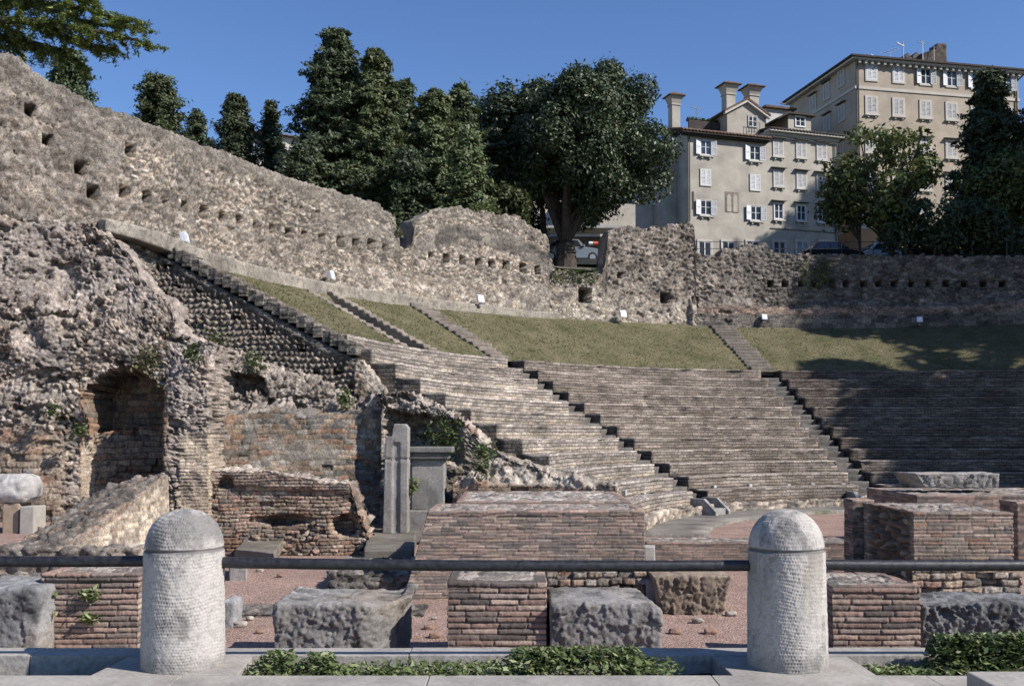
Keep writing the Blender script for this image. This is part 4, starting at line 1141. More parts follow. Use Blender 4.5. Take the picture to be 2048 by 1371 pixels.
def mid_pat(P, Nn):
    px, py = pix(P)
    core = stones(P, (.16,.25,.11), .12, 860, np.concatenate([CREAM*np.array((.86,.83,.82)), PINK, PINK]), DMORT*1.4, warp=.5, big=.20, bigs=2.0)
    core = mixp(core, crag(P, 861, (.38,.335,.305), 1.0, (.50,.45,.405)), np.full(len(P), .7))
    cw = bricks(P, Nn, .135, .30, .022, 865, np.concatenate([TAN*.92, GREY]), np.array((.22,.195,.165)), miss=.02, wob=.03)
    fine = bricks(P, Nn, .085, .26, .022, 866, np.concatenate([TAN*.92, BRICK[:1]]), DMORT*1.2, miss=.02, wob=.03)
    flat_ = (.03*fbm(P*2.5, 5, 867)+.02*fbm(P*10, 3, 868), np.array((.30,.265,.225))*(1+.3*fbm(P*2, 4, 869))[:,None])
    wl = sstep(812, 822, py+7*fbm(P*1.5, 3, 11))*(1-sstep(755, 775, px))
    d, c = mixp(cw, fine, sstep(.0, .2, fbm(P*.6, 3, 870)))
    d, c = mixp((d, c), flat_, sstep(.1, .3, fbm(P*.8, 3, 871))*.6)
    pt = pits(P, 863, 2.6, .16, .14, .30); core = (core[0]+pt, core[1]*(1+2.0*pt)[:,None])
    d, c = mixp(core, (d, c), wl)
    rr = sstep(880, 905, py)*(1-wl)
    d, c = mixp((d, c), flat_, rr*.75)
    red = inbox(px, py, 895, 960, 838, 875, 8)*.7
    d, c = mixp((d, c), (d, np.tile((.27,.15,.11), (len(P),1))), red*sstep(0, .3, fbm(P*3, 3, 872)))
    return d, c
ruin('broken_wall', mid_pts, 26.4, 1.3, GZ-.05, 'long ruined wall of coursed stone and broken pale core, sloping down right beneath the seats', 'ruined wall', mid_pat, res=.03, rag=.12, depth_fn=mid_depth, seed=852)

# ---- coursed low wall in front of its right end, with pale broken top
low_pts = [(905,962),(950,945),(965,930),(985,925),(1010,912),(1040,925),(1070,935),(1100,943),(1120,955),(1160,957),(1205,968),(1232,975)]
def low_pat(P, Nn):
    px, py = pix(P)
    core = crag(P, 880, (.36,.32,.28), .8, (.50,.45,.40))
    A = bricks(P, Nn, .15, .42, .04, 881, TAN*.85, DMORT, miss=.04, wob=.03)
    B = bricks(P, Nn, .075, .3, .02, 882, BRICK*1.15, DMORT*1.4, miss=.02, wob=.02)
    t_ = sstep(-2, 4, py-(950+.10*(px-900)+5*fbm(P*2, 3, 3)))
    d, c = mixp(A, B, sstep(.05, .2, fbm(P*np.array((.5,.5,3)), 2, 883)))
    return mixp(core, (d, c), t_)
def low_depth(u, z):
    return .10*fbm(np.stack([u*1.2, 0*u, z*1.2], 1), 3, 884)+.25*sstep(-.2, .2, z-zat(958, 25.0))
ruin('stepped_low_wall', low_pts, 25.0, 1.2, GZ-.05, 'low reddish coursed wall with a white broken top, behind the large brick platform', 'ruined wall', low_pat, res=.035, rag=.05, depth_fn=low_depth, seed=885)

# ---- worn brick wall with crumbling right end (M1)
m1_pts = [(424,942),(455,938),(475,936),(500,940),(520,944),(560,950),(600,955),(640,960),(680,966),(700,968),(704,980),(712,1010),(722,1030),(730,1055),(738,1085),(742,1112)]
def m1_depth(u, z):
    P = np.stack([u, 22.6+0*u, z], 1); px, py = pix(P)
    d = .06*fbm(np.stack([u*1.2, 0*u, z*1.2], 1), 4, 891)
    hole = np.maximum(np.exp(-(((px-560)/55)**2+((py-1040)/12)**2)), np.exp(-(((px-690)/25)**2+((py-1052)/20)**2)))
    hole = np.maximum(hole, .8*np.exp(-(((px-450)/20)**2+((py-965)/18)**2)))
    d = d+.42*sstep(.25, .8, hole+.3*fbm(P*3, 3, 892))
    d = d-.10*(1-sstep(964, 974, py-.06*(px-430)))
    return d
def m1_pat(P, Nn):
    px, py = pix(P)
    A = bricks(P, Nn, .085, .27, .03, 893, np.concatenate([TAN, TAN, BRICK[:3]*1.1]), DMORT*1.3, miss=.05, wob=.03)
    top = bricks(P, Nn, .07, .40, .03, 894, BRICK*.95, MORT*.7, wob=.02)
    core = stones(P, (.17,.17,.13), .15, 895, np.concatenate([TAN, BRICK, PINK]), DMORT, warp=.4, big=.05)
    t_ = 1-sstep(964, 974, py-.06*(px-430))
    d, c = mixp(A, top, t_)
    er_ = np.maximum(sstep(.22, .4, fbm(P*1.1, 4, 896)), sstep(690, 712, px+10*fbm(P*2, 3, 7)-.12*(py-960)))
    d, c = mixp((d, c), core, er_*.9*(1-t_))
    tp = sstep(.7, .9, Nn[:,2])*t_
    return mixp((d, c), stones(P, (.2,.2,.2), .05, 897, PINK, MORT*1.4), tp)
ruin('worn_brick_wall', m1_pts, 22.6, 1.1, GZ-.05, 'worn reddish brick wall with holes and a crumbling right end, right of the left bollard', 'ruined wall', m1_pat, res=.021, rag=.09, depth_fn=m1_depth, seed=898)

# ---- long low rubble wall running away from the camera, bright brick face
y0, y1 = 17.2, 23.2
zf_ = lambda y: np.interp(y, [17.0, 18.3, 19.6, 21.2, 23.2], [-.62, -.30, -.05, .28, .70])
U = lin(-9.25, -7.95, .05); V = np.linspace(0, 1, 42); W = lin(y0, y1, .05)
def fm(u, v, w_):
    top = zf_(w_)+.06*fbm(np.stack([u*3, w_*3, 0*u], 1), 3, 5)-.18*sstep(-8.3, -9.2, u)
    return np.stack([u+.10*(1-v)*(u > -8.0), w_, GZ-.1+(top-GZ+.1)*v], 1)
P, Fa, _ = shell(U, V, W, fm)
def pat(P, Nn):
    side = bricks(P, Nn, .11, .30, .02, 901, CREAM*np.array((1.0,.95,.86)), MORT*1.2, miss=.02, wob=.02)
    edge = bricks(P, Nn, .05, .35, .015, 902, TAN, MORT, wob=.02)
    top = stones(P, (.24,.24,.2), .10, 903, np.array([(.20,.18,.165),(.26,.225,.19),(.16,.15,.145),(.24,.195,.155)]), DMORT, warp=.4, big=.04)
    dz = zf_(P[:,1])-P[:,2]
    d, c = mixp(side, edge, 1-sstep(.10, .16, dz))
    return mixp((d, c), top, sstep(.45, .75, Nn[:,2])*(P[:,0] < -8.03))
tag(relief('rubble_wall', P, Fa, pat, M['ruin']), 'low wall running back, dark rubble top and sunlit cream brick face, left of the left bollard', 'ruined wall')
# flat rubble footing in front of it
def slabby(name, xa, xb, ya, yb, z0_, z1_, seed, lab, pal, sc=(.3,.3,.2), dep=.08, cat='ruined wall', res=.04, zl=None, sq=False):
    U = lin(xa, xb, res); V = lin(z0_, z1_, res); W = lin(ya, yb, res)
    P, Fa, _ = shell(U, V, W, lambda u, v, w_: np.stack([u, w_, v], 1))
    return tag(relief(name, P, Fa, lambda P, Nn: bricks(P+.02*np.stack([vnoise(P*6, 1), vnoise(P*6, 2), vnoise(P*6, 3)], 1), Nn, .125, .26, .04, seed, pal, DMORT*1.3, miss=.06, wob=.03, jt=.016) if sq else stones(P, sc, dep, seed, pal, DMORT*1.4, warp=.35, big=.03), M['ruin']), lab, cat)
slabby('rubble_footing', xat(-40, 16.6), xat(284, 16.6, 1100), 16.6, 17.25, GZ-.05, zat(1098, 16.6), 911, 'flat grey rubble footing in front of the cream brick wall, behind the left rail', np.concatenate([PINK, GREY]))
slabby('rubble_footing', xat(-60, 14.0), xat(70, 14.0, 1150), 13.6, 14.6, GZ-.05, zat(1156, 14), 912, 'weedy rubble footing behind the leftmost grey block', GREY*1.2, sc=(.2,.2,.12))
cen = [at(px, 1128, 14.0+RNG.random()) for px in (5, 20, 40, 55)]
weeds('weed_patch', clump_pts(cen, .2, .1), 500, .05, None)
# slabs and blocks left-centre
def slab(name, c4, z0_, z1_, lab, col, seed=3, cat='stone slab', res=.035, rough=.02):
    c4 = [np.array((*c[:2], 0.)) for c in c4]
    def fm(u, v, w_):
        a = c4[0]+(c4[1]-c4[0])*u[:,None]; b_ = c4[3]+(c4[2]-c4[3])*u[:,None]
        p = a+(b_-a)*w_[:,None]; p[:,2] = z0_+(z1_-z0_)*v; return p
    lu = np.linalg.norm(c4[1]-c4[0]); lw = np.linalg.norm(c4[3]-c4[0])
    P, Fa, _ = shell(np.linspace(0,1,n_(lu,res)), np.linspace(0,1,n_(z1_-z0_,res)), np.linspace(0,1,n_(lw,res)), fm)
    def pat(P, Nn): return rough*fbm(P*3, 5, seed)+rough*.4*fbm(P*13, 3, seed+1), np.array(col)*(1+.35*fbm(P*2.5, 5, seed+2))[:,None]
    return tag(relief(name, P, Fa, pat, M['stone_near']), lab, cat)
slab('stone_slab', [atz(470,1098,-.78), atz(548,1106,-.78), atz(567,1078,-.78), atz(493,1076,-.78)], -1.0, -.78, 'thin dark slab tilted on the gravel, under the worn brick wall', (.2,.18,.15))
slab('stone_post', [atz(458,1135,-.86), atz(494,1135,-.86), atz(494,1118,-.86), atz(458,1118,-.86)], GZ-.1, -.84, 'short grey stone post on the gravel between the rail and the worn brick wall', (.33,.31,.29), cat='stone post')
slabby('paving_row', xat(440, 15.1), xat(850, 15.1), 15.0, 15.9, GZ-.1, GZ+.06, 915, 'long flat row of dark paving stones behind the carved block', GREY*.9, sc=(.55,.4,.3), dep=.05, cat='paving')
# dark rubble heap in the platform's shade
slabby('rubble_heap', xat(655, 16.9), xat(835, 16.9), 16.9, 19.0, GZ-.05, -.72, 914, 'low dark rubble base in shadow, left of the large brick platform', GREY, sc=(.25,.25,.12))
slab('stone_platform', [atz(728,1100,-.75), atz(826,1100,-.75), atz(836,1042,-.75), atz(742,1042,-.75)], GZ-.1, -.75, 'dark stone base under the tall grey pillar', (.17,.155,.13), cat='stone base')

# ---- large brick platform (M2)
ya = 16.6
zt = zat(1022, ya)
brick_pier('brick_platform', xat(856, ya, 1022), xat(1290, ya, 1100), ya, 1.7, zt, 921, 'large long red brick platform with sloping left end and mortared top, centre', bh=.052, bl=.30, res=.019, taperL=.42, resy=.05, cat='brick platform', pal=np.concatenate([BRICK*1.12, BRICK*1.12, TAN[:2]]), mort=DMORT*1.5, H=lambda x, y: -.0*(x)+.012*fbm(np.stack([x*3, y*3, 0*x], 1), 3, 4), dep_b=.013)
# its narrower back part
x_a, x_b = xat(912, 18.4, 1000), xat(1262, 18.4, 1000)
brick_pier('brick_platform', x_a, x_b, 18.33, 3.3, zat(1003, 18.3), 922, 'narrower back step of brick with white-jointed rubble top behind the large platform', bh=.06, bl=.3, res=.03, resy=.05, cat='brick platform', tmort=(.62,.59,.55), mort=DMORT*1.4)
slabby('brick_footing', xat(1092, 15.9), xat(1288, 15.9), 15.75, 16.5, GZ-.05, zat(1140, 15.9), 923, 'cream and orange brick footing under the right half of the large platform', np.concatenate([TAN*1.15, CREAM*.8, BRICK[:1]]), sc=(.26,.3,.12), dep=.06, cat='footing', res=.02, sq=True)
slab('leaning_stone', [at(1292,1200,15.6), at(1312,1200,15.6), at(1306,1200,17), at(1288,1200,17)], GZ-.1, zat(1160, 15.6), 'small upright grey stone at the right corner of the large platform', (.26,.25,.24))

# ---- tall pillar and pedestal
M['grey'] = masonry('grey_marble', fine=14, lo=.75, hi=1.16, bump=.35, dist=.015, stain=.7)
def gpat(seed, col=(.36,.345,.325)):
    def pat(P, Nn):
        st = sstep(.05, .4, fbm(P*np.array((3,3,1.2)), 5, seed))
        return .008*fbm(P*6, 4, seed+1), lerp(np.array(col), np.array(col)*.58, (st*.8)[:,None])
    return pat
pil = thing('stone_pillar', 'tall grey half-broken stone pillar on a dark base, centre left', 'pillar', (*at(790, 1048, 24.3)[:2], -.75))
def fm(u, v, w_):
    yy = 24.2+.52*w_
    xl, xr = at(765, 1045, 24.2)[0], at(815, 1045, 24.2)[0]
    xl2, xr2 = at(771, 850, 24.2)[0], at(816, 850, 24.2)[0]
    x = lerp(lerp(xl, xr, u), lerp(xl2, xr2, u), v)
    top = zat(872, 24.2)+(zat(847, 24.2)-zat(872, 24.2))*sstep(.28, .40, u)*(1-.3*sstep(.85, 1, u))
    return np.stack([x, yy, -.76+(top+.76)*v], 1)
P, Fa, _ = shell(np.linspace(0,1,24), np.linspace(0,1,90), np.linspace(0,1,14), fm)
def pat(P, Nn):
    d, c = gpat(931, (.26,.245,.23))(P, Nn)
    xc = at(792, 950, 24.2)[0]
    gr = np.exp(-((P[:,0]-xc)/.10)**2)*np.clip(-Nn[:,1], 0, 1)*(P[:,2] < zat(885, 24.2))
    d = d-.05*sstep(.3, .8, gr)-.03*np.exp(-((P[:,2]-zat(918, 24.2))/.03)**2)
    return d, c
relief('shaft', P, Fa, pat, M['grey'], pil)
ped = thing('stone_pedestal', 'grey stone pedestal with a broad cap, right of the tall pillar', 'pedestal', (*at(860, 1040, 25.3)[:2], GZ))
yb = 25.0
def boxr(nm, px0, px1, py0, py1, y, dep, seed, parent, col=(.24,.23,.215), inset=0):
    x0_, x1_ = at(px0, py0, y)[0], at(px1, py0, y)[0]; z1_, z0_ = zat(py0, y), zat(py1, y)
    P, Fa, _ = shell(lin(x0_, x1_, .045), lin(z0_, z1_, .045), lin(y, y+dep, .06), lambda u, v, w_: np.stack([u, w_, v], 1))
    return relief(nm, P, Fa, gpat(seed, col), M['grey'], parent)
boxr('base', 806, 906, 1020, 1085, yb-.18, .95, 941, ped)
boxr('block', 822, 889, 918, 1020, yb, .7, 942, ped, (.26,.25,.235))
boxr('cap', 815, 897, 905, 918, yb-.10, .9, 943, ped, (.15,.145,.14))
boxr('cap_top', 812, 905, 893, 905, yb-.16, 1.0, 944, ped, (.18,.175,.165))
# marble lump at the far left
mp_ = stone_block('marble_lump', (xat(-70, 22.5), xat(60, 22.5, 980), 22.5), .9, zat(948, 22.5), 951, 'rounded white marble lump on brick supports at the left edge', rough=.06, rnd=.28, res=.04, col=(.46,.44,.42), zb=zat(1008, 22.5), mat=M['stone_near'], cat='marble fragment')
sup = MB()
tag(MB().box(xat(8, 22.6), xat(40, 22.6), 22.6, 23.2, GZ+.3, zat(1006, 22.6)).build('brick_support', plain('tan_block', (.33,.25,.18), .9, bump=.4), bevel=.02), 'tan block propping the white marble lump', 'support')
tag(MB().box(xat(42, 22.5), xat(70, 22.5), 22.5, 23.1, GZ+.3, zat(1012, 22.6)).build('stone_support', plain('grey_block', (.36,.33,.29), .9, bump=.4), bevel=.02), 'pale block beside the marble lump support', 'support')

# ================================================================== FRONT OF THE ORCHESTRA AND RIGHT RUINS
ys = 21.4
brick_pier('stage_wall', xat(1292, ys, 1100), xat(1705, ys, 1100), ys, .9, zat(1083, ys), 961, 'low long red brick wall in front of the round pink floor', bh=.055, bl=.3, res=.028, resy=.06, cat='low wall', mort=DMORT*1.5, pal=BRICK*1.1)
slab('stone_post', [at(1289,1112,20.6), at(1310,1112,20.6), at(1310,1112,20.9), at(1289,1112,20.9)], GZ-.1, zat(1092, 20.6), 'small white stone post at the left end of the low red wall', (.42,.41,.39), cat='stone post')
yr = 16.9
brick_pier('brick_block', xat(1826, yr, 1030), xat(2026, yr, 1030), yr, 2.4, zat(1024, yr), 971, 'tall brick block at the right with torn dark left side and rubble top', bh=.062, bl=.30, res=.019, resy=.05, cat='brick block', leftcore=True, mort=DMORT*1.5, pal=np.concatenate([TAN*.95, BRICK*1.2, TAN*.9]))
slabby('brick_footing', xat(1815, 16.5), xat(2032, 16.5), 16.4, 16.86, GZ-.05, zat(1140, 16.5), 972, 'cream and orange brick footing below the tall right brick block', np.concatenate([TAN*1.2, CREAM*.85, BRICK[:1]*1.2]), sc=(.26,.3,.12), dep=.06, cat='footing', res=.02, sq=True)
# left front return of the block
brick_pier('brick_stub', xat(1704, 19.35, 1000), xat(1722, 19.35, 1000)+.25, 19.35, .5, zat(1000, 19.35), 973, 'narrow red brick return at the back left corner of the tall right block', bh=.062, bl=.3, res=.03, cat='brick pier')
# wall behind it
brick_pier('brick_block', xat(1832, 23.0, 985), xat(2160, 23.4, 985), 23.0, 3.2, zat(990, 23.0), 974, 'wide brick block behind the tall right one, carrying a broken slab', bh=.07, bl=.3, res=.04, resy=.08, cat='brick block', mort=DMORT*1.3)
stone_block('broken_slab', (xat(1850, 24.0, 960), xat(2000, 24.0, 960), 24.0), .9, zat(948, 24.0)+.02, 981, 'broken grey slab lying on top of the wide right brick block', rough=.03, chis=.06, res=.03, rnd=.03, col=(.33,.31,.29), zb=zat(976, 24.0), cat='stone slab',
            fn=lambda P: np.stack([P[:,0]-(P[:,2]-zat(976,24.0))*.6*(P[:,0] < xat(1900,24.0))-.25*(P[:,1]-24.0)*(P[:,0] < xat(1900,24.0)), P[:,1], P[:,2]], 1))
brick_pier('brick_wall', xat(2034, 20.5, 1100), xat(2200, 20.5, 1100), 20.5, .7, zat(1004, 20.5), 983, 'shaded dark brick wall cut by the right edge', bh=.07, res=.05, resy=.1, cat='brick wall')

# plants rooted in the ruins
for (px, py, y, s, n, lb, pal) in ((295, 718, 24.9, .22, 320, 'dry green bush hanging on the ruin just above the arch', np.array([(.12,.12,.05),(.17,.15,.08),(.08,.09,.035)])),
        (385, 705, 25.0, .15, 160, 'dark bush on top of the brick-faced buttress', DWEED), (888, 878, 26.0, .30, 500, 'dark green bush in the hollow above the pedestal', DWEED*.8),
        (968, 905, 25.9, .17, 240, 'green bush on the broken wall right of the pedestal', WEED), (965, 940, 25.0, .12, 120, 'small bush at the left end of the low reddish wall', DWEED),
        (822, 972, 24.7, .12, 120, 'green weed between the tall pillar and the pedestal', WEED), (690, 797, 26.9, .14, 150, 'green weed on the broken wall left of the hollow', WEED),
        (510, 722, 26.9, .18, 150, 'thin dry weeds on top of the broken wall near the niche', WEED*.9), (430, 682, 26.3, .2, 180, 'thin weeds at the foot of the studded wall', WEED*.8),
        (105, 818, 25.0, .13, 100, 'small weed on the pale ruin left of the arch', DWEED), (160, 860, 25.0, .1, 90, 'small weed on the left jamb of the arch', WEED)):
    c = at(px, py, y-.15)
    f = lambda n_p: c+RNG.normal(size=(n_p, 3))*np.array((.8, .5, .9))*s
    weeds('wild_bush', f, n, .07, lb, pal=pal, cat='bush', kind='thing')['group'] = 'wild plants on the ruins'
# ================================================================== TERRACE BEHIND THE WALL, STREET, HOUSES
def terr(x, y):
    off = np.hypot(np.asarray(x)-CX, np.asarray(y)-CY)-R2
    return 9.9+.2*np.clip(off, 0, 13)
k_ = slice(0, len(PX), 6)
pxs, pys, nxs, nys = PX[k_], PY[k_], pnx[k_], pny[k_]
offs = np.array([.7, 1.5, 3, 5, 8, 11, 14, 20, 30, 60, 120, 300])
P = []
for o_ in offs:
    x = pxs-nxs*o_; y = pys-nys*o_
    P.append(np.stack([x, y, np.maximum(9.9+.2*np.clip(o_-.7, 0, 13), 9.0)+0*x], 1))
P = np.array(P).transpose(1, 0, 2); nu_, nv_ = P.shape[:2]; P = P.reshape(-1, 3)
idx = np.arange(nu_*nv_).reshape(nu_, nv_)
Fa = np.stack([idx[:-1,:-1], idx[1:,:-1], idx[1:,1:], idx[:-1,1:]], -1).reshape(-1,4)
P[:,2] += .08*fbm(P*.3, 3, 6)
m, t, b = nodes('street_terrace')
geo = N(t, 'ShaderNodeNewGeometry')
c1, _ = noise_ramp(t, geo.outputs['Position'], .6, (.05,.055,.03), (.17,.15,.12), 6, .6)
L(t, c1, b.inputs['Base Color']); b.inputs['Roughness'].default_value = .95
tag(link('upper_terrace', fast_mesh('upper_terrace', P, Fa, m, smooth=True)), kind='structure')
# road strip behind the big tree
pr = [at(1000, 520, 60.5), at(1420, 520, 60.5), at(1480, 520, 69), at(960, 520, 69)]
mb = MB(); mb.quadbox([(p[0], p[1], 12.0) for p in pr]+[(p[0], p[1], 12.33+.012*(p[1]-60)) for p in pr])
tag(mb.build('road', M['asphalt']), kind='structure')

M['stucco_grey'] = plain('grey_beige_stucco', (.375,.345,.295), .92, var=.16, scale=.9, bump=.1)
M['stucco_tan'] = plain('tan_stucco', (.375,.32,.255), .92, var=.15, scale=.7, bump=.1)
M['trim'] = plain('light_trim', (.46,.43,.38), .85, var=.08, scale=2)
M['shut_white'] = plain('white_shutter', (.58,.59,.60), .6, var=.06, scale=3)
M['shut_grey'] = plain('grey_shutter', (.44,.43,.42), .65, var=.12, scale=3)
M['glass'] = plain('window_glass', (.035,.045,.06), .12, var=.1, spec=.8)
M['darkwood'] = plain('dark_wood', (.06,.045,.035), .7)
M['tile'] = plain('roof_tiles', (.135,.085,.062), .9, var=.35, scale=4, bump=.6)
M['dark_roof'] = plain('dark_roofing', (.05,.04,.035), .85, var=.3, scale=3)
M['pipe'] = plain('dark_pipe', (.07,.065,.06), .5, .3)
M['leadcap'] = plain('lintel_slate', (.10,.095,.09), .8)

def lbuild(mb, name, mat, parent, loc=(0,0,0), rz=0.0, bevel=0):
    o = mb.build(name, mat, None, bevel=bevel); o.parent = parent; o.location = loc; o.rotation_euler = (0, 0, rz); return o
CACHE = {}
def inst(key, make, name, parent, loc, rz=0.0):
    if key not in CACHE: CACHE[key] = make()
    me, mat = CACHE[key]
    o = bpy.data.objects.new(name, me); COL.objects.link(o); o.parent = parent; o.location = loc; o.rotation_euler = (0, 0, rz); return o
def mesh_of(mb, name, mat):
    o = mb.build(name, mat); me = o.data; bpy.data.objects.remove(o); return (me, mat)
def slat_panel(wd, h, key, mat):
    def mk():
        mb = MB()
        e = .055
        mb.box(0, e, -.04, 0, 0, h).box(wd-e, wd, -.04, 0, 0, h).box(e, wd-e, -.04, 0, 0, e).box(e, wd-e, -.04, 0, h-e, h).box(e, wd-e, -.04, 0, h*.48, h*.48+e)
        n = 11
        for i in range(n):
            z = e+(h-2*e)*(i+.5)/n
            mb.quadbox([(e,-.036,z-.035),(wd-e,-.036,z-.035),(wd-e,-.008,z+.01),(e,-.008,z+.01),(e,-.036,z-.02),(wd-e,-.036,z-.02),(wd-e,-.008,z+.03),(e,-.008,z+.03)])
        mb.box(e, wd-e, -.004, 0, e, h-e)
        return mesh_of(mb, 'shutter', mat)
    return ('slat', round(wd,2), round(h,2), mat.name), mk
def window(house, x, z, wd, h, kind, frame_mat, shut_mat, lintel=False, sill=True, surround=.10, arch=False):
    def mkf():
        mb = MB(); s = surround
        mb.box(-wd/2-s, -wd/2, -.07, .02, -s, h+s).box(wd/2, wd/2+s, -.07, .02, -s, h+s).box(-wd/2, wd/2, -.07, .02, h, h+s).box(-wd/2, wd/2, -.07, .02, -s, 0)
        if kind == 'closed':
            mb.box(-wd/2, wd/2, -.012, .02, 0, h)
        return mesh_of(mb, 'window', frame_mat)
    w_ = inst(('win', wd, h, surround, kind, frame_mat.name), mkf, 'window', house, (x, 0, z))
    if sill:
        inst(('sill', wd, surround), lambda: mesh_of(MB().box(-wd/2-surround-.07, wd/2+surround+.07, -.18, .02, -surround-.10, -surround-.003).box(-wd/2+.05, -wd/2+.16, -.12, .02, -surround-.24, -surround-.10).box(wd/2-.16, wd/2-.05, -.12, .02, -surround-.24, -surround-.10), 'sill', M['trim']), 'sill', w_, (0,0,0))
    if lintel:
        inst(('lint', wd), lambda: mesh_of(MB().quadbox([(-wd/2-.22,-.30,h+.16),(wd/2+.22,-.30,h+.16),(wd/2+.22,.0,h+.20),(-wd/2-.22,.0,h+.20),(-wd/2-.22,-.30,h+.20),(wd/2+.22,-.30,h+.20),(wd/2+.22,.0,h+.27),(-wd/2-.22,.0,h+.27)]), 'hood', M['leadcap']), 'hood', w_, (0,0,0))
    if kind in ('open', 'glass', 'ajar'):
        inst(('pane', wd, h), lambda: mesh_of(MB().box(-wd/2, wd/2, -.012, .015, 0, h), 'pane', M['glass']), 'pane', w_, (0,0,0))
        def mkc():
            mb = MB()
            mb.box(-.035, .035, -.045, -.014, 0, h).box(-wd/2, -wd/2+.05, -.045, -.014, 0, h).box(wd/2-.05, wd/2, -.045, -.014, 0, h)
            mb.box(-wd/2+.05, -.035, -.043, -.015, h-.06, h).box(.035, wd/2-.05, -.043, -.015, h-.06, h).box(-wd/2+.05, -.035, -.043, -.015, 0, .06).box(.035, wd/2-.05, -.043, -.015, 0, .06)
            mb.box(-wd/2+.05, -.035, -.04, -.016, h*.52, h*.52+.03).box(.035, wd/2-.05, -.04, -.016, h*.52, h*.52+.03)
            return mesh_of(mb, 'sash', M['shut_white'])
        inst(('sash', wd, h), mkc, 'sash', w_, (0,0,0))
    if kind in ('open', 'ajar', 'closed'):
        key, mk = slat_panel(wd/2, h, 0, shut_mat)
        if kind == 'closed':
            inst(key, mk, 'shutter', w_, (-wd/2, -.03, 0)); inst(key, mk, 'shutter', w_, (0, -.03, 0))
        else:
            a = R(168) if kind == 'open' else R(120)
            o = inst(key, mk, 'shutter', w_, (-wd/2, -.075, 0)); o.rotation_euler = (0, 0, -a); 
            o = inst(key, mk, 'shutter', w_, (wd/2, -.075, 0), 0); o.rotation_euler = (0, 0, math.pi+a-0.0); o.rotation_euler = (0, 0, -(math.pi-a))
            # hinged left leaf reaches outwards to the left
    return w_
class Plane:
    def __init__(s, pa, da, pb, db):
        s.A = at(pa[0], pa[1], da); s.B = at(pb[0], pb[1], db)
        d = (s.B-s.A)[:2]; s.L = np.hypot(*d); s.e = d/s.L; s.n = np.array((-s.e[1], s.e[0])); s.ang = math.atan2(s.e[1], s.e[0])
    def loc(s, px, py, off=0.0):          # pixel -> (along, height above the house base)
        a_, b_, c_ = ray(px, py)
        A = s.A[:2]+s.n*off
        # A+e*u = t*(a,b)
        det = s.e[0]*(-b_)-s.e[1]*(-a_)
        u = ((-A[0])*(-b_)-(-A[1])*(-a_))/det
        p = A+s.e*u; t = p[1]/b_
        return u, EYE+c_*t-HB
HB = 12.3
# ---------------- nearer, lower house (left of the pair)
F1 = Plane((1374, 255), 70.0, (1672, 272), 73.8)
h1 = thing('apartment_house', 'lower grey-beige house with three flared chimneys, white shutters and tree shadows on its front', 'house', (F1.A[0], F1.A[1], HB), rz=F1.ang)
xs_, _ = F1.loc(1533, 285)
ztl = F1.loc(1376, 262)[1]; ztr_ = F1.loc(1600, 268)[1]
W1 = F1.L; DP = 9.0
lbuild(MB().box(0, xs_, 0, DP, 0, ztl), 'wall', M['stucco_grey'], h1)
lbuild(MB().box(xs_+.003, W1, .0, DP, 0, ztr_), 'wall', M['stucco_grey'], h1)
# set-back wing at the left
lbuild(MB().box(-1.4, -.003, 1.6, DP, 0, ztl-.5), 'wall', M['stucco_grey'], h1)
lbuild(MB().box(-5.6, -1.403, 2.6, DP, 0, F1.loc(1300, 392)[1]), 'wall', M['stucco_grey'], h1)
# roof of the left half: low slope with corrugated tiles
def tile_roof(x0, x1, y0, y1, z0_, z1_, name='roof', th=.12, parent=None, mat=None, n_w=None):
    n = n_w or int((x1-x0)/.09); mb_v = []; 
    xsr = np.linspace(x0, x1, n); 
    V_ = []; 
    for j, (y, z) in enumerate(((y0, z0_), (lerp(y0, y1, .33), lerp(z0_, z1_, .33)), (lerp(y0, y1, .66), lerp(z0_, z1_, .66)), (y1, z1_))):
        V_.append(np.stack([xsr, np.full(n, y), z+.035*np.cos(np.arange(n)*math.pi/1.5)], 1))
    top = np.array(V_).reshape(-1, 3); bot = top.copy(); bot[:,2] -= th
    V_ = np.concatenate([top, bot]); m_ = 4*n
    idx = np.arange(m_).reshape(4, n)
    Ft = np.stack([idx[:-1,:-1], idx[:-1,1:], idx[1:,1:], idx[1:,:-1]], -1).reshape(-1, 4)
    Fb = Ft[:, ::-1]+m_
    ed = []
    for a_, b_ in list(zip(idx[0,:-1], idx[0,1:]))+list(zip(idx[-1,1:], idx[-1,:-1]))+[(idx[1,0], idx[0,0]), (idx[2,0], idx[1,0]), (idx[3,0], idx[2,0]), (idx[0,-1], idx[1,-1]), (idx[1,-1], idx[2,-1]), (idx[2,-1], idx[3,-1])]:
        ed.append((a_, a_+m_, b_+m_, b_))
    me = fast_mesh(name, V_, np.concatenate([Ft, Fb, np.array(ed)]), mat or M['tile'])
    o = link(name, me); o.parent = parent; return o
tile_roof(-.7, xs_+.1, -.55, 5.0, ztl+.02, ztl+1.55, parent=h1)
lbuild(MB().box(-.65, xs_+.05, -.50, 0, ztl-.22, ztl-.12).box(-.5, xs_, -.32, 0, ztl-.36, ztl-.22), 'eave', M['dark_roof'], h1)
# right half: moulded cornice and flat roof edge
lbuild(MB().box(xs_+.05, W1+.15, -.22, .3, ztr_-.35, ztr_-.12).box(xs_+.0, W1+.45, -.50, .3, ztr_-.117, ztr_+.06).box(xs_+.03, W1+.08, -.10, .2, ztr_-.55, ztr_-.353), 'cornice', M['trim'], h1)
tile_roof(xs_, W1+.5, -.55, 5.5, ztr_+.12, ztr_+.95, parent=h1, mat=M['dark_roof'])
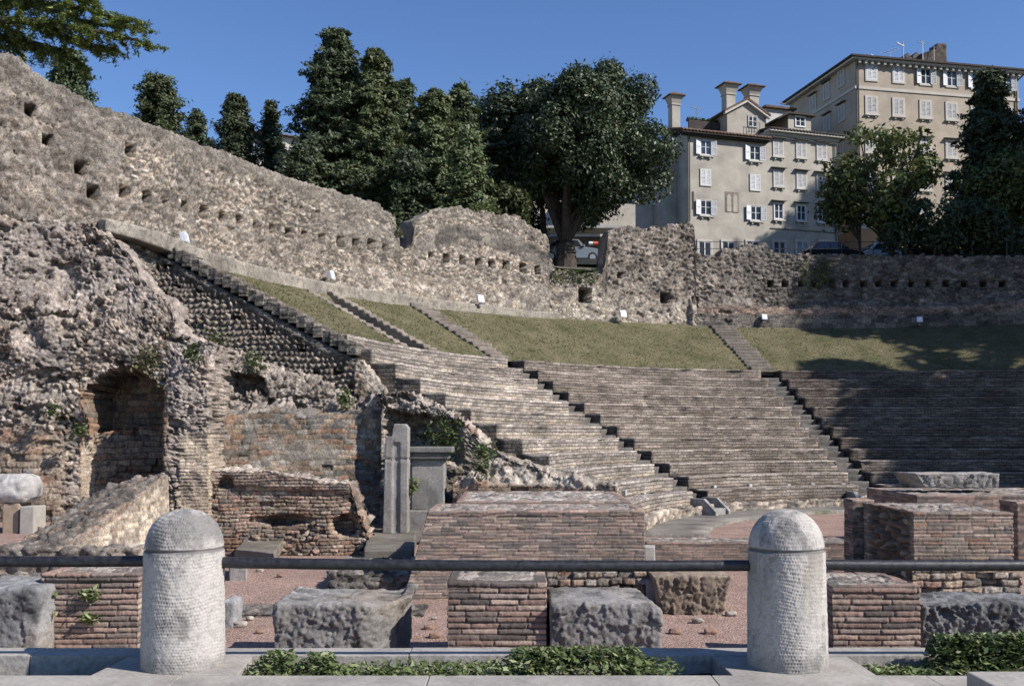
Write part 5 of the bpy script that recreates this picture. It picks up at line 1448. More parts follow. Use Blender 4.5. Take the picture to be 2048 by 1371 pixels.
# gabled dormer above the joint
ga, gz0 = F1.loc(1452, 285, 1.2); gb, _ = F1.loc(1527, 285, 1.2); gm, gzt = F1.loc(1489, 200, 1.2)
gze = F1.loc(1455, 222, 1.2)[1]
mb = MB().prism([(ga, ztl-.2), (gb, ztl-.2), (gb, gze), (gm, gzt-.15), (ga, gze)], 1.0, 7.0, lambda a_, b_, h: (a_, h, b_))
dm = lbuild(mb, 'dormer', M['stucco_grey'], h1)
mb = MB()
for sgn, (xa_, xb_) in ((1, (ga-.35, gm)), (-1, (gb+.35, gm))):
    s0 = (gzt-gze)/(gm-ga)
    za_ = gze-.35*s0
    mb.quadbox([(xa_, .7, za_), (xb_, .7, gzt-.1), (xb_, 7, gzt-.1), (xa_, 7, za_), (xa_, .7, za_+.14), (xb_, .7, gzt+.06), (xb_, 7, gzt+.06), (xa_, 7, za_+.14)])
lbuild(mb, 'roof', M['tile'], h1)
mb = MB().quadbox([(ga-.3, .74, gze-.38), (gm, .74, gzt-.28), (gm, 1.0, gzt-.28), (ga-.3, 1.0, gze-.38), (ga-.3, .74, gze-.2), (gm, .74, gzt-.1), (gm, 1.0, gzt-.1), (ga-.3, 1.0, gze-.2)])
mb.quadbox([(gm+.004, .74, gzt-.28), (gb+.3, .74, gze-.38), (gb+.3, 1.0, gze-.38), (gm+.004, 1.0, gzt-.28), (gm+.004, .74, gzt-.1), (gb+.3, .74, gze-.2), (gb+.3, 1.0, gze-.2), (gm+.004, 1.0, gzt-.1)])
lbuild(mb, 'bargeboard', M['trim'], h1)
wu, wz = F1.loc(1505, 246, 1.0)
w_ = window(h1, wu, wz-.3, .7, .8, 'glass', M['trim'], M['shut_white'], surround=.04, sill=False); w_.location.y = 1.0
mb = MB()
for i in range(5): mb.tube((wu-.45+i*.22, .72, wz-.75), (wu-.45+i*.22, .72, wz-.05), .018, n=4)
mb.tube((wu-.5, .72, wz-.75), (wu+.5, .72, wz-.75), .02, n=4).tube((wu-.5, .72, wz-.05), (wu+.5, .72, wz-.05), .02, n=4)
mb.tube((wu-.5, 1.0, wz-.75), (wu-.5, .72, wz-.75), .02, n=4).tube((wu+.5, 1.0, wz-.75), (wu+.5, .72, wz-.75), .02, n=4)
lbuild(mb, 'balcony', M['iron'], h1)
# parapet of the roof garden, left
pu0, pz0 = F1.loc(1378, 245, 2.0); pu1, pz1 = F1.loc(1450, 256, 2.0)
lbuild(MB().box(pu0, pu1, 2.0, 2.15, pz1-.8, pz1+.35), 'parapet', M['dark_roof'], h1)
# flared chimneys
def chimney(px0, px1, pyb, pys, pyt, off):
    u0, zt_ = F1.loc(px0, pyt, off); u1, _ = F1.loc(px1, pyt, off); zs = F1.loc(px0, pys, off)[1]; zb_ = F1.loc(px0, pyb, off)[1]
    uc = (u0+u1)/2; h_ = (u1-u0)/2
    def ring(z, r): return [(uc-r, off-r, z), (uc+r, off-r, z), (uc+r, off+r, z), (uc-r, off+r, z)]
    mb = MB().quadbox(ring(zb_-1.5, h_*.50)+ring(zs-.12, h_*.50))
    mb.quadbox(ring(zs-.117, h_*.58)+ring(zs, h_*.58))
    zf2 = zt_-.42
    mb.quadbox(ring(zs+.003, h_*.50)+ring(zf2, h_*.80))
    c = lbuild(mb, 'chimney', M['stucco_grey'], h1)
    b0 = ring(zf2+.02, h_*1.0); n = len(b0)
    m2 = MB(); m2.v = [tuple(q) for q in ring(zf2+.003, h_*1.0)+ring(zf2+.07, h_*1.0)]+[(uc, off, zt_+.02)]
    m2.f = [(0,3,2,1),(0,1,5,4),(1,2,6,5),(2,3,7,6),(3,0,4,7),(4,5,8),(5,6,8),(6,7,8),(7,4,8)]
    cp = m2.build('chimney_cap', M['tile']); cp.parent = c
chimney(1332, 1364, 232, 208, 182, 3.5); chimney(1439, 1474, 205, 187, 160, 3.0); chimney(1485, 1521, 200, 190, 165, 3.6)
# dormers and dark roofs behind the right half
a0, z0_ = F1.loc(1556, 258, 2.5); a1, _ = F1.loc(1622, 258, 2.5); z1_ = F1.loc(1600, 232, 2.5)[1]
lbuild(MB().box(a0+.9, a1, 2.5, 7, ztr_, z1_), 'dormer', M['stucco_grey'], h1)
lbuild(MB().prism([(a0-.2, z1_-.55), (a0+.8, z1_), (a1+.3, z1_+.02), (a1+.3, z1_+.14), (a0+.75, z1_+.14), (a0-.2, z1_-.40)], 2.2, 7.2, lambda a_, b_, h: (a_, h, b_)), 'roof', M['dark_roof'], h1)
wu, wz = F1.loc(1600, 250, 2.5)
w_ = window(h1, wu, wz-.12, .8, .75, 'glass', M['shut_white'], M['shut_white'], surround=.06, sill=False); w_.location.y = 2.5
a0, _ = F1.loc(1532, 222, 5.0); a1, _ = F1.loc(1583, 222, 5.0); z1_ = F1.loc(1560, 218, 5.0)[1]
lbuild(MB().box(a0, a1, 5.0, 9, ztr_, z1_-.05), 'penthouse', M['shut_grey'], h1)
lbuild(MB().box(a0-.2, a1+.3, 4.7, 9.2, z1_-.047, z1_+.12), 'roof', M['tile'], h1)
# windows
for px, py in ((1411, 310), (1509, 321)): u, z = F1.loc(px, py); window(h1, u, z, .82, 1.05, 'open', M['trim'], M['shut_white'], surround=.05, sill=True)
for px, py in ((1411, 371), (1510, 381)): u, z = F1.loc(px, py); window(h1, u, z, .80, 1.15, 'closed', M['trim'], M['shut_white'], surround=.05, sill=False)
for px, py in ((1411, 430), (1511, 441)): u, z = F1.loc(px, py); window(h1, u, z, .82, 1.05, 'open', M['trim'], M['shut_white'], surround=.05, sill=True)
for px, py in ((1556, 312), (1602, 315), (1643, 319), (1557, 372), (1603, 376), (1643, 380)): u, z = F1.loc(px, py); window(h1, u, z, .78, 1.12, 'closed', M['shut_grey'], M['shut_grey'], lintel=True, surround=.06)
for px, py in ((1557, 438), (1602, 441), (1644, 444)): u, z = F1.loc(px, py); window(h1, u, z, .72, 1.12, 'glass', M['shut_white'], M['shut_grey'], lintel=True, surround=.06)
# walled-up pair of arches with dark stone posts
u, z = F1.loc(1464, 424)
ap = [(-.5, 0), (-.5, 1.05), (.5, 1.05), (.5, 0)]
lbuild(MB().box(u-.55, u+.55, -.03, .02, z, z+1.45), 'old_window', plain('old_stone_panel', (.22,.185,.15), .9, var=.3, scale=6), h1)
mb = MB()
for du in (-.25, .25):
    pts = [(u+du-.17, z), (u+du+.17, z), (u+du+.17, z+1.0)]+[(u+du+.17*math.cos(a_), z+1.0+.27*math.sin(a_)) for a_ in np.linspace(.2, math.pi-.2, 8)]+[(u+du-.17, z+1.0)]
    mb.prism(pts, -.05, -.032, lambda a_, b_, h: (a_, h, b_))
lbuild(mb, 'old_window_infill', M['stucco_grey'], h1)
u, z = F1.loc(1386, 418); lbuild(MB().box(u-.07, u+.07, -.03, .02, z, z+1.25), 'stone_strip', M['darkwood'], h1)
# ground floor openings
for px in (1409, 1456, 1505, 1558, 1604, 1650):
    u, z = F1.loc(px, 483); window(h1, u, z-2.1, .95, 2.1, 'glass', M['trim'], M['shut_grey'], surround=.14, sill=False)
u0, zz_ = F1.loc(1540, 457); lbuild(MB().box(u0, W1+.003, -.06, .0, zz_, zz_+.06), 'string_course', M['leadcap'], h1)
mb = MB(); mb.tube((.12, -.09, 0), (.12, -.09, ztl-.6), .045, n=6).tube((.12, -.09, ztl-.6), (-.1, -.45, ztl-.2), .045, n=6)
lbuild(mb, 'drainpipe', M['pipe'], h1)
lbuild(MB().tube((W1-.18, -.09, 0), (W1-.18, -.09, ztr_-.5), .045, n=6), 'drainpipe', M['pipe'], h1)
mb = MB(); mb.tube((xs_, -.09, 0), (xs_, -.09, 1.2+zz_*.1), .04, n=6)
lbuild(mb, 'drainpipe', M['pipe'], h1)
def antenna(parent, x, y, z, h, s=1.0, rz_=0.3):
    mb = MB(); mb.tube((0,0,0), (0,0,h), .025, n=5).tube((-.55*s,0,h*.92), (.55*s,0,h*.92), .018, n=4)
    for i in range(5): mb.tube((-.5*s+i*.25*s,-.22*s,h*.92), (-.5*s+i*.25*s,.22*s,h*.92), .012, n=4)
    lbuild(mb, 'antenna', M['steel'], parent, (x, y, z), rz_)
for px, py, off, hh in ((1393, 240, 3.0, 1.3), (1564, 222, 5.5, 1.0)):
    u, z = F1.loc(px, py, off); antenna(h1, u, off, z-.3, hh, .8)
u, z = F1.loc(1402, 238, 2.2)
f = lambda n_p: np.stack([pu0+(pu1-pu0)*RNG.random(n_p), 2.2+.25*RNG.random(n_p), pz1+.35+.3*RNG.random(n_p)**2], 1)
P_, F_ = leaf_cards(f(700), .12, up=.6); o = link('roof_garden', fast_mesh('roof_garden', P_, F_, M['leaf'], col=leaf_cols(700, DWEED))); o.parent = h1

# ---------------- taller tan house behind, right
F2 = Plane((1710, 120), 76.0, (2036, 145), 79.0)
zc = F2.loc(1712, 122)[1]
h2 = thing('apartment_house', 'tall tan five-storey house with dark eaves, partly hidden by trees at the right', 'house', (F2.A[0], F2.A[1], HB), rz=F2.ang)
W2 = F2.L; D2 = 10.5
lbuild(MB().box(0, W2, 0, D2, 0, zc), 'wall', M['stucco_tan'], h2)
lbuild(MB().box(-.45, W2+.45, -.45, D2+.2, zc+.003, zc+.16), 'cornice', M['trim'], h2)
br_ = lbuild(MB().box(0, .2, -.36, -.002, -.24, 0), 'eave_bracket', M['trim'], h2, (.1, 0, zc))
for i in range(1, 27):
    q_ = br_.copy(); COL.objects.link(q_); q_.parent = h2; q_.location = (.1+i*(W2-.35)/26, 0, zc)
mb = MB(); r0_ = [(-.62,-.62,zc+.163),(W2+.62,-.62,zc+.163),(W2+.62,D2+.5,zc+.163),(-.62,D2+.5,zc+.163)]
mb.v = [tuple(q) for q in r0_]+[(q[0],q[1],zc+.30) for q in r0_]+[(3.5, D2*.45, zc+1.5), (W2-3.5, D2*.45, zc+1.5)]
mb.f = [(0,3,2,1),(0,1,5,4),(1,2,6,5),(2,3,7,6),(3,0,4,7),(4,5,9,8),(5,6,9),(6,7,8,9),(7,4,8)]
lbuild(mb, 'roof', M['dark_roof'], h2)
z_s = F2.loc(1720, 178)[1]
lbuild(MB().box(-.07, W2+.07, -.07, D2, z_s, z_s+.22), 'string_course', M['trim'], h2)
z_s = F2.loc(1740, 458)[1]
lbuild(MB().box(-.06, W2+.06, -.06, D2, z_s, z_s+.18), 'string_course', M['trim'], h2)
lbuild(MB().box(-.02, W2+.02, -.02, D2, 0, z_s-.003), 'plinth', plain('orange_stucco', (.40,.24,.13), .92, var=.15, scale=1), h2)
rows = [(160, 'mix', False, False), (226, 'closed', False, True), (303, 'closed', True, True), (372, 'closed', True, True), (440, 'closed', True, True)]
cols = [1743, 1797, 1851, 1903, 1953, 2012]
for ri, (py, kd, lt, sl) in enumerate(rows):
    zr_ = F2.loc(1743, py)[1]
    for ci, px in enumerate(cols):
        u = F2.loc(px, py+8)[0]
        k = kd if kd != 'mix' else ('closed' if ci < 2 else 'open')
        window(h2, u, zr_, .84, 1.22, k, M['trim'], M['shut_grey'] if ri else M['shut_white'], lintel=lt, sill=sl, surround=.13)
# arched doorways at street level
for px in (1750, 1843, 1905, 1965):
    u = F2.loc(px, 490)[0]; zz = 0
    pts = [(u-.75, 0), (u+.75, 0), (u+.75, 2.35)]+[(u+.75*math.cos(a_), 2.35+.55*math.sin(a_)) for a_ in np.linspace(.1, math.pi-.1, 12)]+[(u-.75, 2.35)]
    pt2 = [(u-.97, 0), (u+.97, 0), (u+.97, 2.35)]+[(u+.97*math.cos(a_), 2.35+.76*math.sin(a_)) for a_ in np.linspace(.1, math.pi-.1, 12)]+[(u-.97, 2.35)]
    o = lbuild(MB().prism(pt2, -.10, 0, lambda a_, b_, h: (a_, h, b_)), 'door_surround', M['shut_white'], h2)
    o2 = MB().prism(pts, -.115, -.101, lambda a_, b_, h: (a_, h, b_)).build('door', M['darkwood']); o2.parent = o
# side facade windows (left face of the house, in shade)
def side_window(px, py, kind='closed'):
    best = None
    for q in np.linspace(.3, D2-.3, 200):
        p = F2.A[:2]+F2.n*q
        a_, b_, c_ = ray(px, py)
        e_ = abs(p[0]/p[1]-a_/b_)
        if best is None or e_ < best[0]: best = (e_, q, EYE+c_/b_*p[1]-HB)
    _, q, z = best
    w_ = window(h2, 0, z, .84, 1.22, kind, M['trim'], M['shut_grey'], lintel=True, sill=False, surround=.08)
    w_.location = (-.0, q, z); w_.rotation_euler = (0, 0, -math.pi/2)
for px, py in ((1683, 172), (1654, 198), (1627, 222), (1684, 242), (1655, 262), (1682, 318), (1655, 335), (1684, 395), (1656, 405)): side_window(px, py)
mb = MB(); mb.tube((.18, -.1, 0), (.18, -.1, zc-.4), .06, n=6).tube((.18, -.1, zc-.4), (-.1, -.5, zc-.02), .06, n=6)
lbuild(mb, 'drainpipe', M['pipe'], h2)
mb = MB(); mb.tube((W2-.25, -.1, 0), (W2-.25, -.1, zc-.6), .06, n=6).tube((W2-.25, -.1, zc-.6), (W2+.3, -.45, zc), .06, n=6)
lbuild(mb, 'drainpipe', M['pipe'], h2)
# chimneys and aerials on the roof
def on2(px, py, off): return F2.loc(px, py, off)
u0, z0_ = on2(1843, 118, 2.5); u1, z1_ = on2(1893, 88, 2.5)
P_, Fq, _ = shell(lin(u0, u1, .12), lin(zc+.5, z1_, .12), lin(2.5, 3.6, .15), lambda u, v, w_: np.stack([u, w_, zc+.5+(v-zc-.5)*(np.where(u > u0+(u1-u0)*.6, 1, .62+.3*(u-u0)/(u1-u0)*np.ones_like(u)))], 1))
o = link('chimney', fast_mesh('chimney', P_+vnormals(P_, Fq)*(.10*fbm(P_*2.5, 4, 5))[:,None], Fq, plain('old_chimney', (.085,.07,.06), .95, var=.4, scale=3))); o.parent = h2
for px, py, px1 in ((1808, 112, 1824), (1826, 110, 1842)):
    u0, zq = on2(px, py, 3); u1, _ = on2(px1, py, 3)
    lbuild(MB().prism([(u0, zc+.3), (u1, zc+.3), (u1, zq-.1), ((u0+u1)/2, zq+.3), (u0, zq-.1)], 3, 4, lambda a_, b_, h: (a_, h, b_)), 'chimney', plain('roof_box', (.12,.10,.09), .9), h2)
for px, py, hh, s in ((1806, 84, 1.6, .7), (1845, 82, 1.8, .9), (1780, 100, 1.0, 1.3), (1868, 92, 1.2, .5)):
    u, z = on2(px, py, 2.2); antenna(h2, u, 2.2, z-hh, hh, s, rz_=px*.7)
u, z = on2(1800, 90, 2.0)
lbuild(MB().tube((u-.3, 2, z+.15), (u+.35, 2, z-.1), .07, n=6).tube((u+.3, 2, z-1.6), (u+.3, 2, z+.3), .025, n=5).tube((u-2.6, 2, z-1.0), (u-1.9, 2, z-1.25), .05, n=6), 'aerial', M['white_metal'], h2)

# ---------------- pale houses glimpsed behind the trees
def back_house(pa, da, pb, db, dep, pyt, lab, mat, nwin, rows_, roofm='tile', zroof=1.2):
    F = Plane((pa, 400), da, (pb, 400), db)
    h = thing('apartment_house', lab, 'house', (F.A[0], F.A[1], HB), rz=F.ang)
    zt_ = F.loc(pa, pyt)[1]
    lbuild(MB().box(0, F.L, 0, dep, -.5, zt_), 'wall', mat, h)
    tile_roof(-.5, F.L+.5, -.5, dep*.55, zt_+.02, zt_+zroof, parent=h, mat=M[roofm], n_w=60)
    for r_ in range(rows_):
        for c in range(nwin):
            u = F.L*(c+.5)/nwin; z = zt_-1.9-r_*2.9
            if z > .2: window(h, u, z, .9, 1.3, 'closed' if (c+r_) % 3 else 'glass', M['trim'], M['shut_grey'], sill=False)
    return h
M['pale_wall'] = plain('pale_house_wall', (.48,.44,.38), .9, var=.08, scale=.6)
back_house(480, 84, 830, 90, 9, 262, 'pale house with a tiled roof glimpsed through the tall conifers', M['pale_wall'], 7, 3)
back_house(985, 78, 1205, 82, 8, 330, 'pale house hidden behind the big round tree, left of its trunk', M['pale_wall'], 4, 2)
back_house(1208, 76, 1330, 78, 6, 372, 'low grey house seen under the big round tree, left of the grey-beige house', M['stucco_grey'], 3, 2, 'dark_roof')
# low wall / awning strip behind the cars
p0_, p1_ = at(1080, 470, 68.5), at(1225, 470, 69.5)
zaw = zat(470, 68.5, 1150)
tag(MB().box(p0_[0], p1_[0], 69.0, 69.25, 11.8, zaw).build('garden_wall', plain('street_wall', (.20,.18,.155), .9, var=.3)), 'grey street wall behind the parked cars, under the big tree', 'wall')
tag(MB().box(p0_[0], p1_[0]+.4, 66.8, 68.9, zaw+.15, zaw+.32).build('canopy', M['shut_grey']), 'pale flat canopy above the parked cars', 'canopy')
ra_ = at(1186, 487, 66.0)
o = MB().tube(ra_, ra_+np.array((1.1, .05, 0)), .15, n=10).build('rolled_awning', plain('orange_cloth', (.55,.12,.06), .7)); tag(o, 'small orange and white roll above the dark parked car', 'awning')
mb = MB().tube(ra_+np.array((-.28, 0, 0)), ra_+np.array((-.01, 0, 0)), .14, n=10).tube(ra_+np.array((1.11, 0, 0)), ra_+np.array((1.4, 0, 0)), .14, n=10)
o2 = mb.build('awning_end', M['white_metal']); o2.parent = o

# ---------------- cars
M['tyre'] = plain('tyre_rubber', (.02,.02,.02), .85)
M['rim'] = plain('wheel_rim', (.35,.35,.36), .35, .7)
M['carglass'] = plain('car_glass', (.02,.025,.03), .08, spec=.8, var=.05)
M['lamp'] = plain('head_lamp', (.6,.6,.58), .2, spec=.7)
def car(lab, loc, rz_, col, h=1.45, Lc=4.2, wd=1.72, met=.3, group='cars parked above the theatre'):
    c = thing('parked_car', lab, 'car', loc, group, rz_)
    paint = plain('car_paint', col, .25, met, var=.04, scale=2, spec=.6)
    k = h/1.45; l = Lc/2
    low = [(-l,.32),(-l+.02,.72),(-l+.25,.86),(-l+1.0,.93),(l-1.15,.95),(l-.35,.84),(l-.02,.62),(l,.32),(l-.1,.22),(-l+.1,.22)]
    def fy(a_, b_, hh): return (a_, hh, b_*k)
    V_ = MB(); V_.prism(low, -wd/2, wd/2, fy)
    o = V_.build('body', paint, None, bevel=.05); o.parent = c
    rf = [(-l+.55,.935),(-l+1.05,1.40),(-l+1.5,1.46),(.45,1.45),(l-1.25,.955)]
    mb = MB(); n = len(rf)
    for sgn in (-1, 1):
        for (a_, b_) in rf:
            ins = .03+.17*(b_-.93)/.5
            mb.v.append((a_, sgn*(wd/2-ins), b_*k))
    mb.f = [tuple(range(n))[::-1], tuple(range(n, 2*n))]+[(i, (i+1) % n, n+(i+1) % n, n+i) for i in range(n)]
    o = mb.build('cabin', paint, None, bevel=.03); o.parent = c
    # glass
    for sgn in (-1, 1):
        g_ = [(-l+.78,.97),(-l+1.14,1.34),(.40,1.36),(l-1.50,.98)]
        mb = MB(); mid = .02
        for seg in ((g_[0], g_[1], (-l+1.75,1.36), (-l+1.75,.975)), ((-l+1.82,.975), (-l+1.82,1.365), g_[2], g_[3])):
            mb.prism(seg, 0, 1, lambda a_, b_, hh: (a_, sgn*(wd/2-(.03+.17*(b_-.93)/.5)+.012-.02*hh), b_*k))
        o = mb.build('side_window', M['carglass']); o.parent = c
    for (a0_, b0_, a1_, b1_, nm) in ((l-1.28,.99,.52,1.40,'windscreen'), (-l+.62,.99,-l+1.0,1.36,'rear_window')):
        mb = MB(); dn = .015 if nm == 'windscreen' else -.015
        mb.quadbox([(a0_+dn-.02,-.66,b0_*k),(a0_+dn,-.66,b0_*k),(a0_+dn,.66,b0_*k),(a0_+dn-.02,.66,b0_*k),(a1_+dn-.02,-.55,b1_*k),(a1_+dn,-.55,b1_*k),(a1_+dn,.55,b1_*k),(a1_+dn-.02,.55,b1_*k)])
        o = mb.build(nm, M['carglass']); o.parent = c
    for sx_ in (-l+.78, l-.80):
        for sy_ in (-1, 1):
            wy = sy_*(wd/2-.09)
            tw = MB().tube((0,-.10,0), (0,.10,0), .31, n=20).build('wheel', M['tyre'], None, bevel=.02); tw.parent = c; tw.location = (sx_, wy, .31)
            rm = MB().tube((0,-.115,0), (0,.115,0), .19, n=14).build('rim', M['rim']); rm.parent = tw
    for sy_ in (-1, 1):
        o = MB().box(l-.10, l+.012, sy_*.62-.2, sy_*.62+.2, .62*k, .74*k).build('headlight', M['lamp'], None, bevel=.02); o.parent = c
        o = MB().box(-l-.012, -l+.06, sy_*.70-.12, sy_*.70+.12, .62*k, .80*k).build('tail_light', plain('tail_lamp', (.35,.02,.02), .3)); o.parent = c
        o = MB().box(l-1.45, l-1.30, sy_*(wd/2+.07)-.07, sy_*(wd/2+.07)+.07, .96*k, 1.08*k).build('mirror', paint, None, bevel=.02); o.parent = c
    return c
p = at(1155, 521, 62.5); car('silver car parked right of the big tree trunk', (p[0]-.5, 62.5, 12.36), .12, (.20,.22,.25))
p = at(1205, 515, 65.5); car('black car parked behind the silver one, beside the rough wall stump', (p[0]+.5, 65.2, 12.40), math.pi+.1, (.02,.02,.022))
p = at(1660, 503, 64); car('dark car parked behind the railing, left of the tree trunk', (p[0], 64.0, 12.5), .12, (.03,.03,.035))
p = at(1765, 503, 65); car('white car parked behind the railing, in front of the arched door', (p[0]+.2, 65.0, 12.5), .14, (.55,.57,.6), h=1.6)

# ---------------- railing on top of the back wall
rl = thing('iron_railing', 'thin black railing along the top of the shaded wall, in front of the houses', 'railing', (at(1600, 500, 53)[0], 53.0, 11.2))
sa, sb = s_of(1392, 500)[0], s_of(2120, 500)[0]
sv = np.arange(sa, sb, 1.6); mbp = MB(); pts = []
for s in sv:
    x = np.interp(s, SS, PX)-np.interp(s, SS, pnx)*.55; y = np.interp(s, SS, PY)-np.interp(s, SS, pny)*.55
    px_ = 1024+F_PX*x/y
    z = EYE+(870-512)/2000*y; pts.append((x, y, z))
for i, (x, y, z) in enumerate(pts): mbp.tube((x, y, z-.9), (x, y, z+.85), .022, n=5)
mbp.build('posts', M['iron'], rl)
for hh in (.82, .45, .10):
    mb = MB()
    for i in range(len(pts)-1): mb.tube(np.array(pts[i])+(0,0,hh), np.array(pts[i+1])+(0,0,hh), .018, n=5)
    mb.build('bar', M['iron'], rl)
# ================================================================== TREES
def crown(name, C, nrm, size, pal, parent, mat, elong=1.5, up=.3, droop=0.0):
    P, Fa = leaf_cards(C, size, up=up, elong=elong, fold=.1, droop=droop, nrm=nrm)
    return link(name, fast_mesh(name, local(P, parent), Fa, mat, col=leaf_cols(len(C), pal, v=.5)), parent)
CON = np.array([(.055,.075,.036),(.075,.098,.045),(.04,.058,.03),(.09,.11,.052)])*1.3
CONY = np.array([(.095,.115,.05),(.12,.14,.06),(.07,.09,.04),(.06,.08,.035)])*1.3
CONB = np.array([(.052,.068,.034),(.07,.09,.043),(.04,.052,.026),(.09,.11,.055)])*1.2
BRD = np.array([(.045,.065,.028),(.06,.085,.035),(.035,.05,.022),(.075,.10,.05),(.055,.075,.035)])*1.3
DEC = np.array([(.06,.085,.025),(.09,.115,.035),(.13,.13,.04),(.04,.06,.02)])
def conifer(px, pyt, pyb, hw, y, lab, nb=200, nl=20000, pal=CON, top=.12, pw=.75, size=.13, zbase=None, low=.0, seed=0, droop=.15, dense=1.0):
    rg = np.random.default_rng(500+seed)
    c = at(px, pyb, y); zt_ = at(px, pyt, y)[2]; zb_ = c[2]
    zg = float(terr(c[0], y)) if zbase is None else zbase
    Rw = hw/F_PX*y
    t_ = thing('conifer_tree', lab, 'tree', (c[0], y, zg), 'conifers behind the theatre wall')
    mb = MB(); mb.path([(c[0], y, zg-.4), (c[0]+.05, y, lerp(zg, zt_, .5)), (c[0], y, zt_-.4)], [.28*Rw/2.5+.05, .14*Rw/2.5+.03, .02], 8)
    f = np.linspace(0, 1, nb); zb2 = lerp(zb_, zt_, f)
    ang = np.arange(nb)*2.39996+rg.normal(size=nb)*.3
    rad = Rw*(top+(1-top)*(1-f)**pw)*(.62+.45*rg.random(nb))*(1+.20*np.sin(f*26+seed)+.14*np.sin(f*61+seed*2))
    rad = rad*np.where(f > .97, .5, 1)*np.where(rg.random(nb) < .16, 1.32, 1.0)
    for i in range(0, nb, 3):
        e_ = np.array((math.cos(ang[i]), math.sin(ang[i]), -.05))*rad[i]*.85
        p = np.array((c[0], y, zb2[i]-.1)); mb.tube(p, p+e_, .035, .012, 4, False)
    mb.build('trunk', M['bark'], t_)
    nt_ = 6; per = max(4, int(nl/(nb*nt_)))
    C = []; Nn = []
    for j, rho in enumerate((.35, .55, .72, .88, 1.0, 1.12)):
        lat = rg.normal(size=nb)*.10*Rw*rho
        dx = np.cos(ang)*rad*rho-np.sin(ang)*lat; dy = np.sin(ang)*rad*rho+np.cos(ang)*lat
        dz = -droop*rho*rad+rg.normal(size=nb)*.10+.10*rad*(rho > .9)
        tc_ = np.stack([c[0]+dx, y+dy, zb2+dz], 1)
        sg = np.stack([.13+.045*rad, .13+.045*rad, .07+.02*rad], 1)*(1.25-.5*rho)
        q = np.repeat(tc_, per, 0)+rg.normal(size=(nb*per, 3))*np.repeat(sg, per, 0)
        C.append(q)
        od = np.stack([np.cos(ang), np.sin(ang), .55+0*ang], 1); Nn.append(np.repeat(od, per, 0)+rg.normal(size=(nb*per, 3))*.4)
    C = np.concatenate(C); Nn = np.concatenate(Nn); Nn /= np.linalg.norm(Nn, axis=1, keepdims=True)
    crown('crown', C, Nn, size, pal, t_, M['leaf'], elong=1.9, up=.2, droop=.3)
    return t_
conifer(135, 106, 260, 50, 44, 'small conifer top showing over the wall under the hanging cedar branch', 110, 14000, top=.35, pw=.5, seed=1, size=.10)
conifer(315, 158, 330, 54, 45, 'rounded conifer top behind the upper left wall, alone against the sky', 130, 18000, CONY*.7, top=.35, pw=.55, seed=2, size=.10)
conifer(392, 228, 330, 40, 56, 'low distant bluish conifer top just right of the rounded one', 60, 4000, CONB, seed=3)
conifer(468, 195, 370, 58, 52, 'pointed conifer with upturned branches, third from the left', 110, 15000, CONB*.8, top=.10, pw=.8, seed=4, droop=-.15, size=.11)
conifer(541, 208, 380, 34, 54, 'slim dark conifer at the left foot of the tallest one', 100, 10000, CONB*.7, top=.12, seed=5, size=.11)
conifer(670, 66, 440, 128, 51, 'tallest broad conifer with layered branches, left of centre', 430, 75000, CONB, top=.09, pw=.95, seed=6, size=.13, droop=.05)
conifer(748, 106, 450, 78, 50, 'second tallest conifer, standing just right of the tallest', 300, 50000, CONY*.85, top=.18, pw=.75, seed=7, size=.13)
conifer(808, 163, 440, 44, 55, 'slim conifer between two taller groups, right of the second tallest', 150, 18000, CON, top=.22, pw=.7, seed=8)
conifer(868, 185, 460, 62, 51, 'bushy conifer with yellowish lower branches above the wall gap', 190, 28000, CONY, top=.22, pw=.5, seed=9, size=.13)
conifer(921, 174, 460, 50, 53, 'conifer with a narrow rounded head, left neighbour of the thin bare tree', 160, 22000, CON, top=.22, pw=.5, seed=10)
conifer(600, 300, 450, 55, 48, 'low conifer bough mass behind the wall, below the tallest conifer', 110, 8000, CONB*.8, top=.4, pw=.4, seed=11)
conifer(935, 270, 470, 42, 47.5, 'pale green bushy conifer nearest the broken second wall section', 150, 10000, CONY*1.1, top=.35, pw=.5, seed=12, size=.15)
conifer(815, 300, 480, 45, 48, 'dark low conifer filling the gap between wall sections', 130, 9000, CON*.7, top=.4, pw=.3, seed=13)

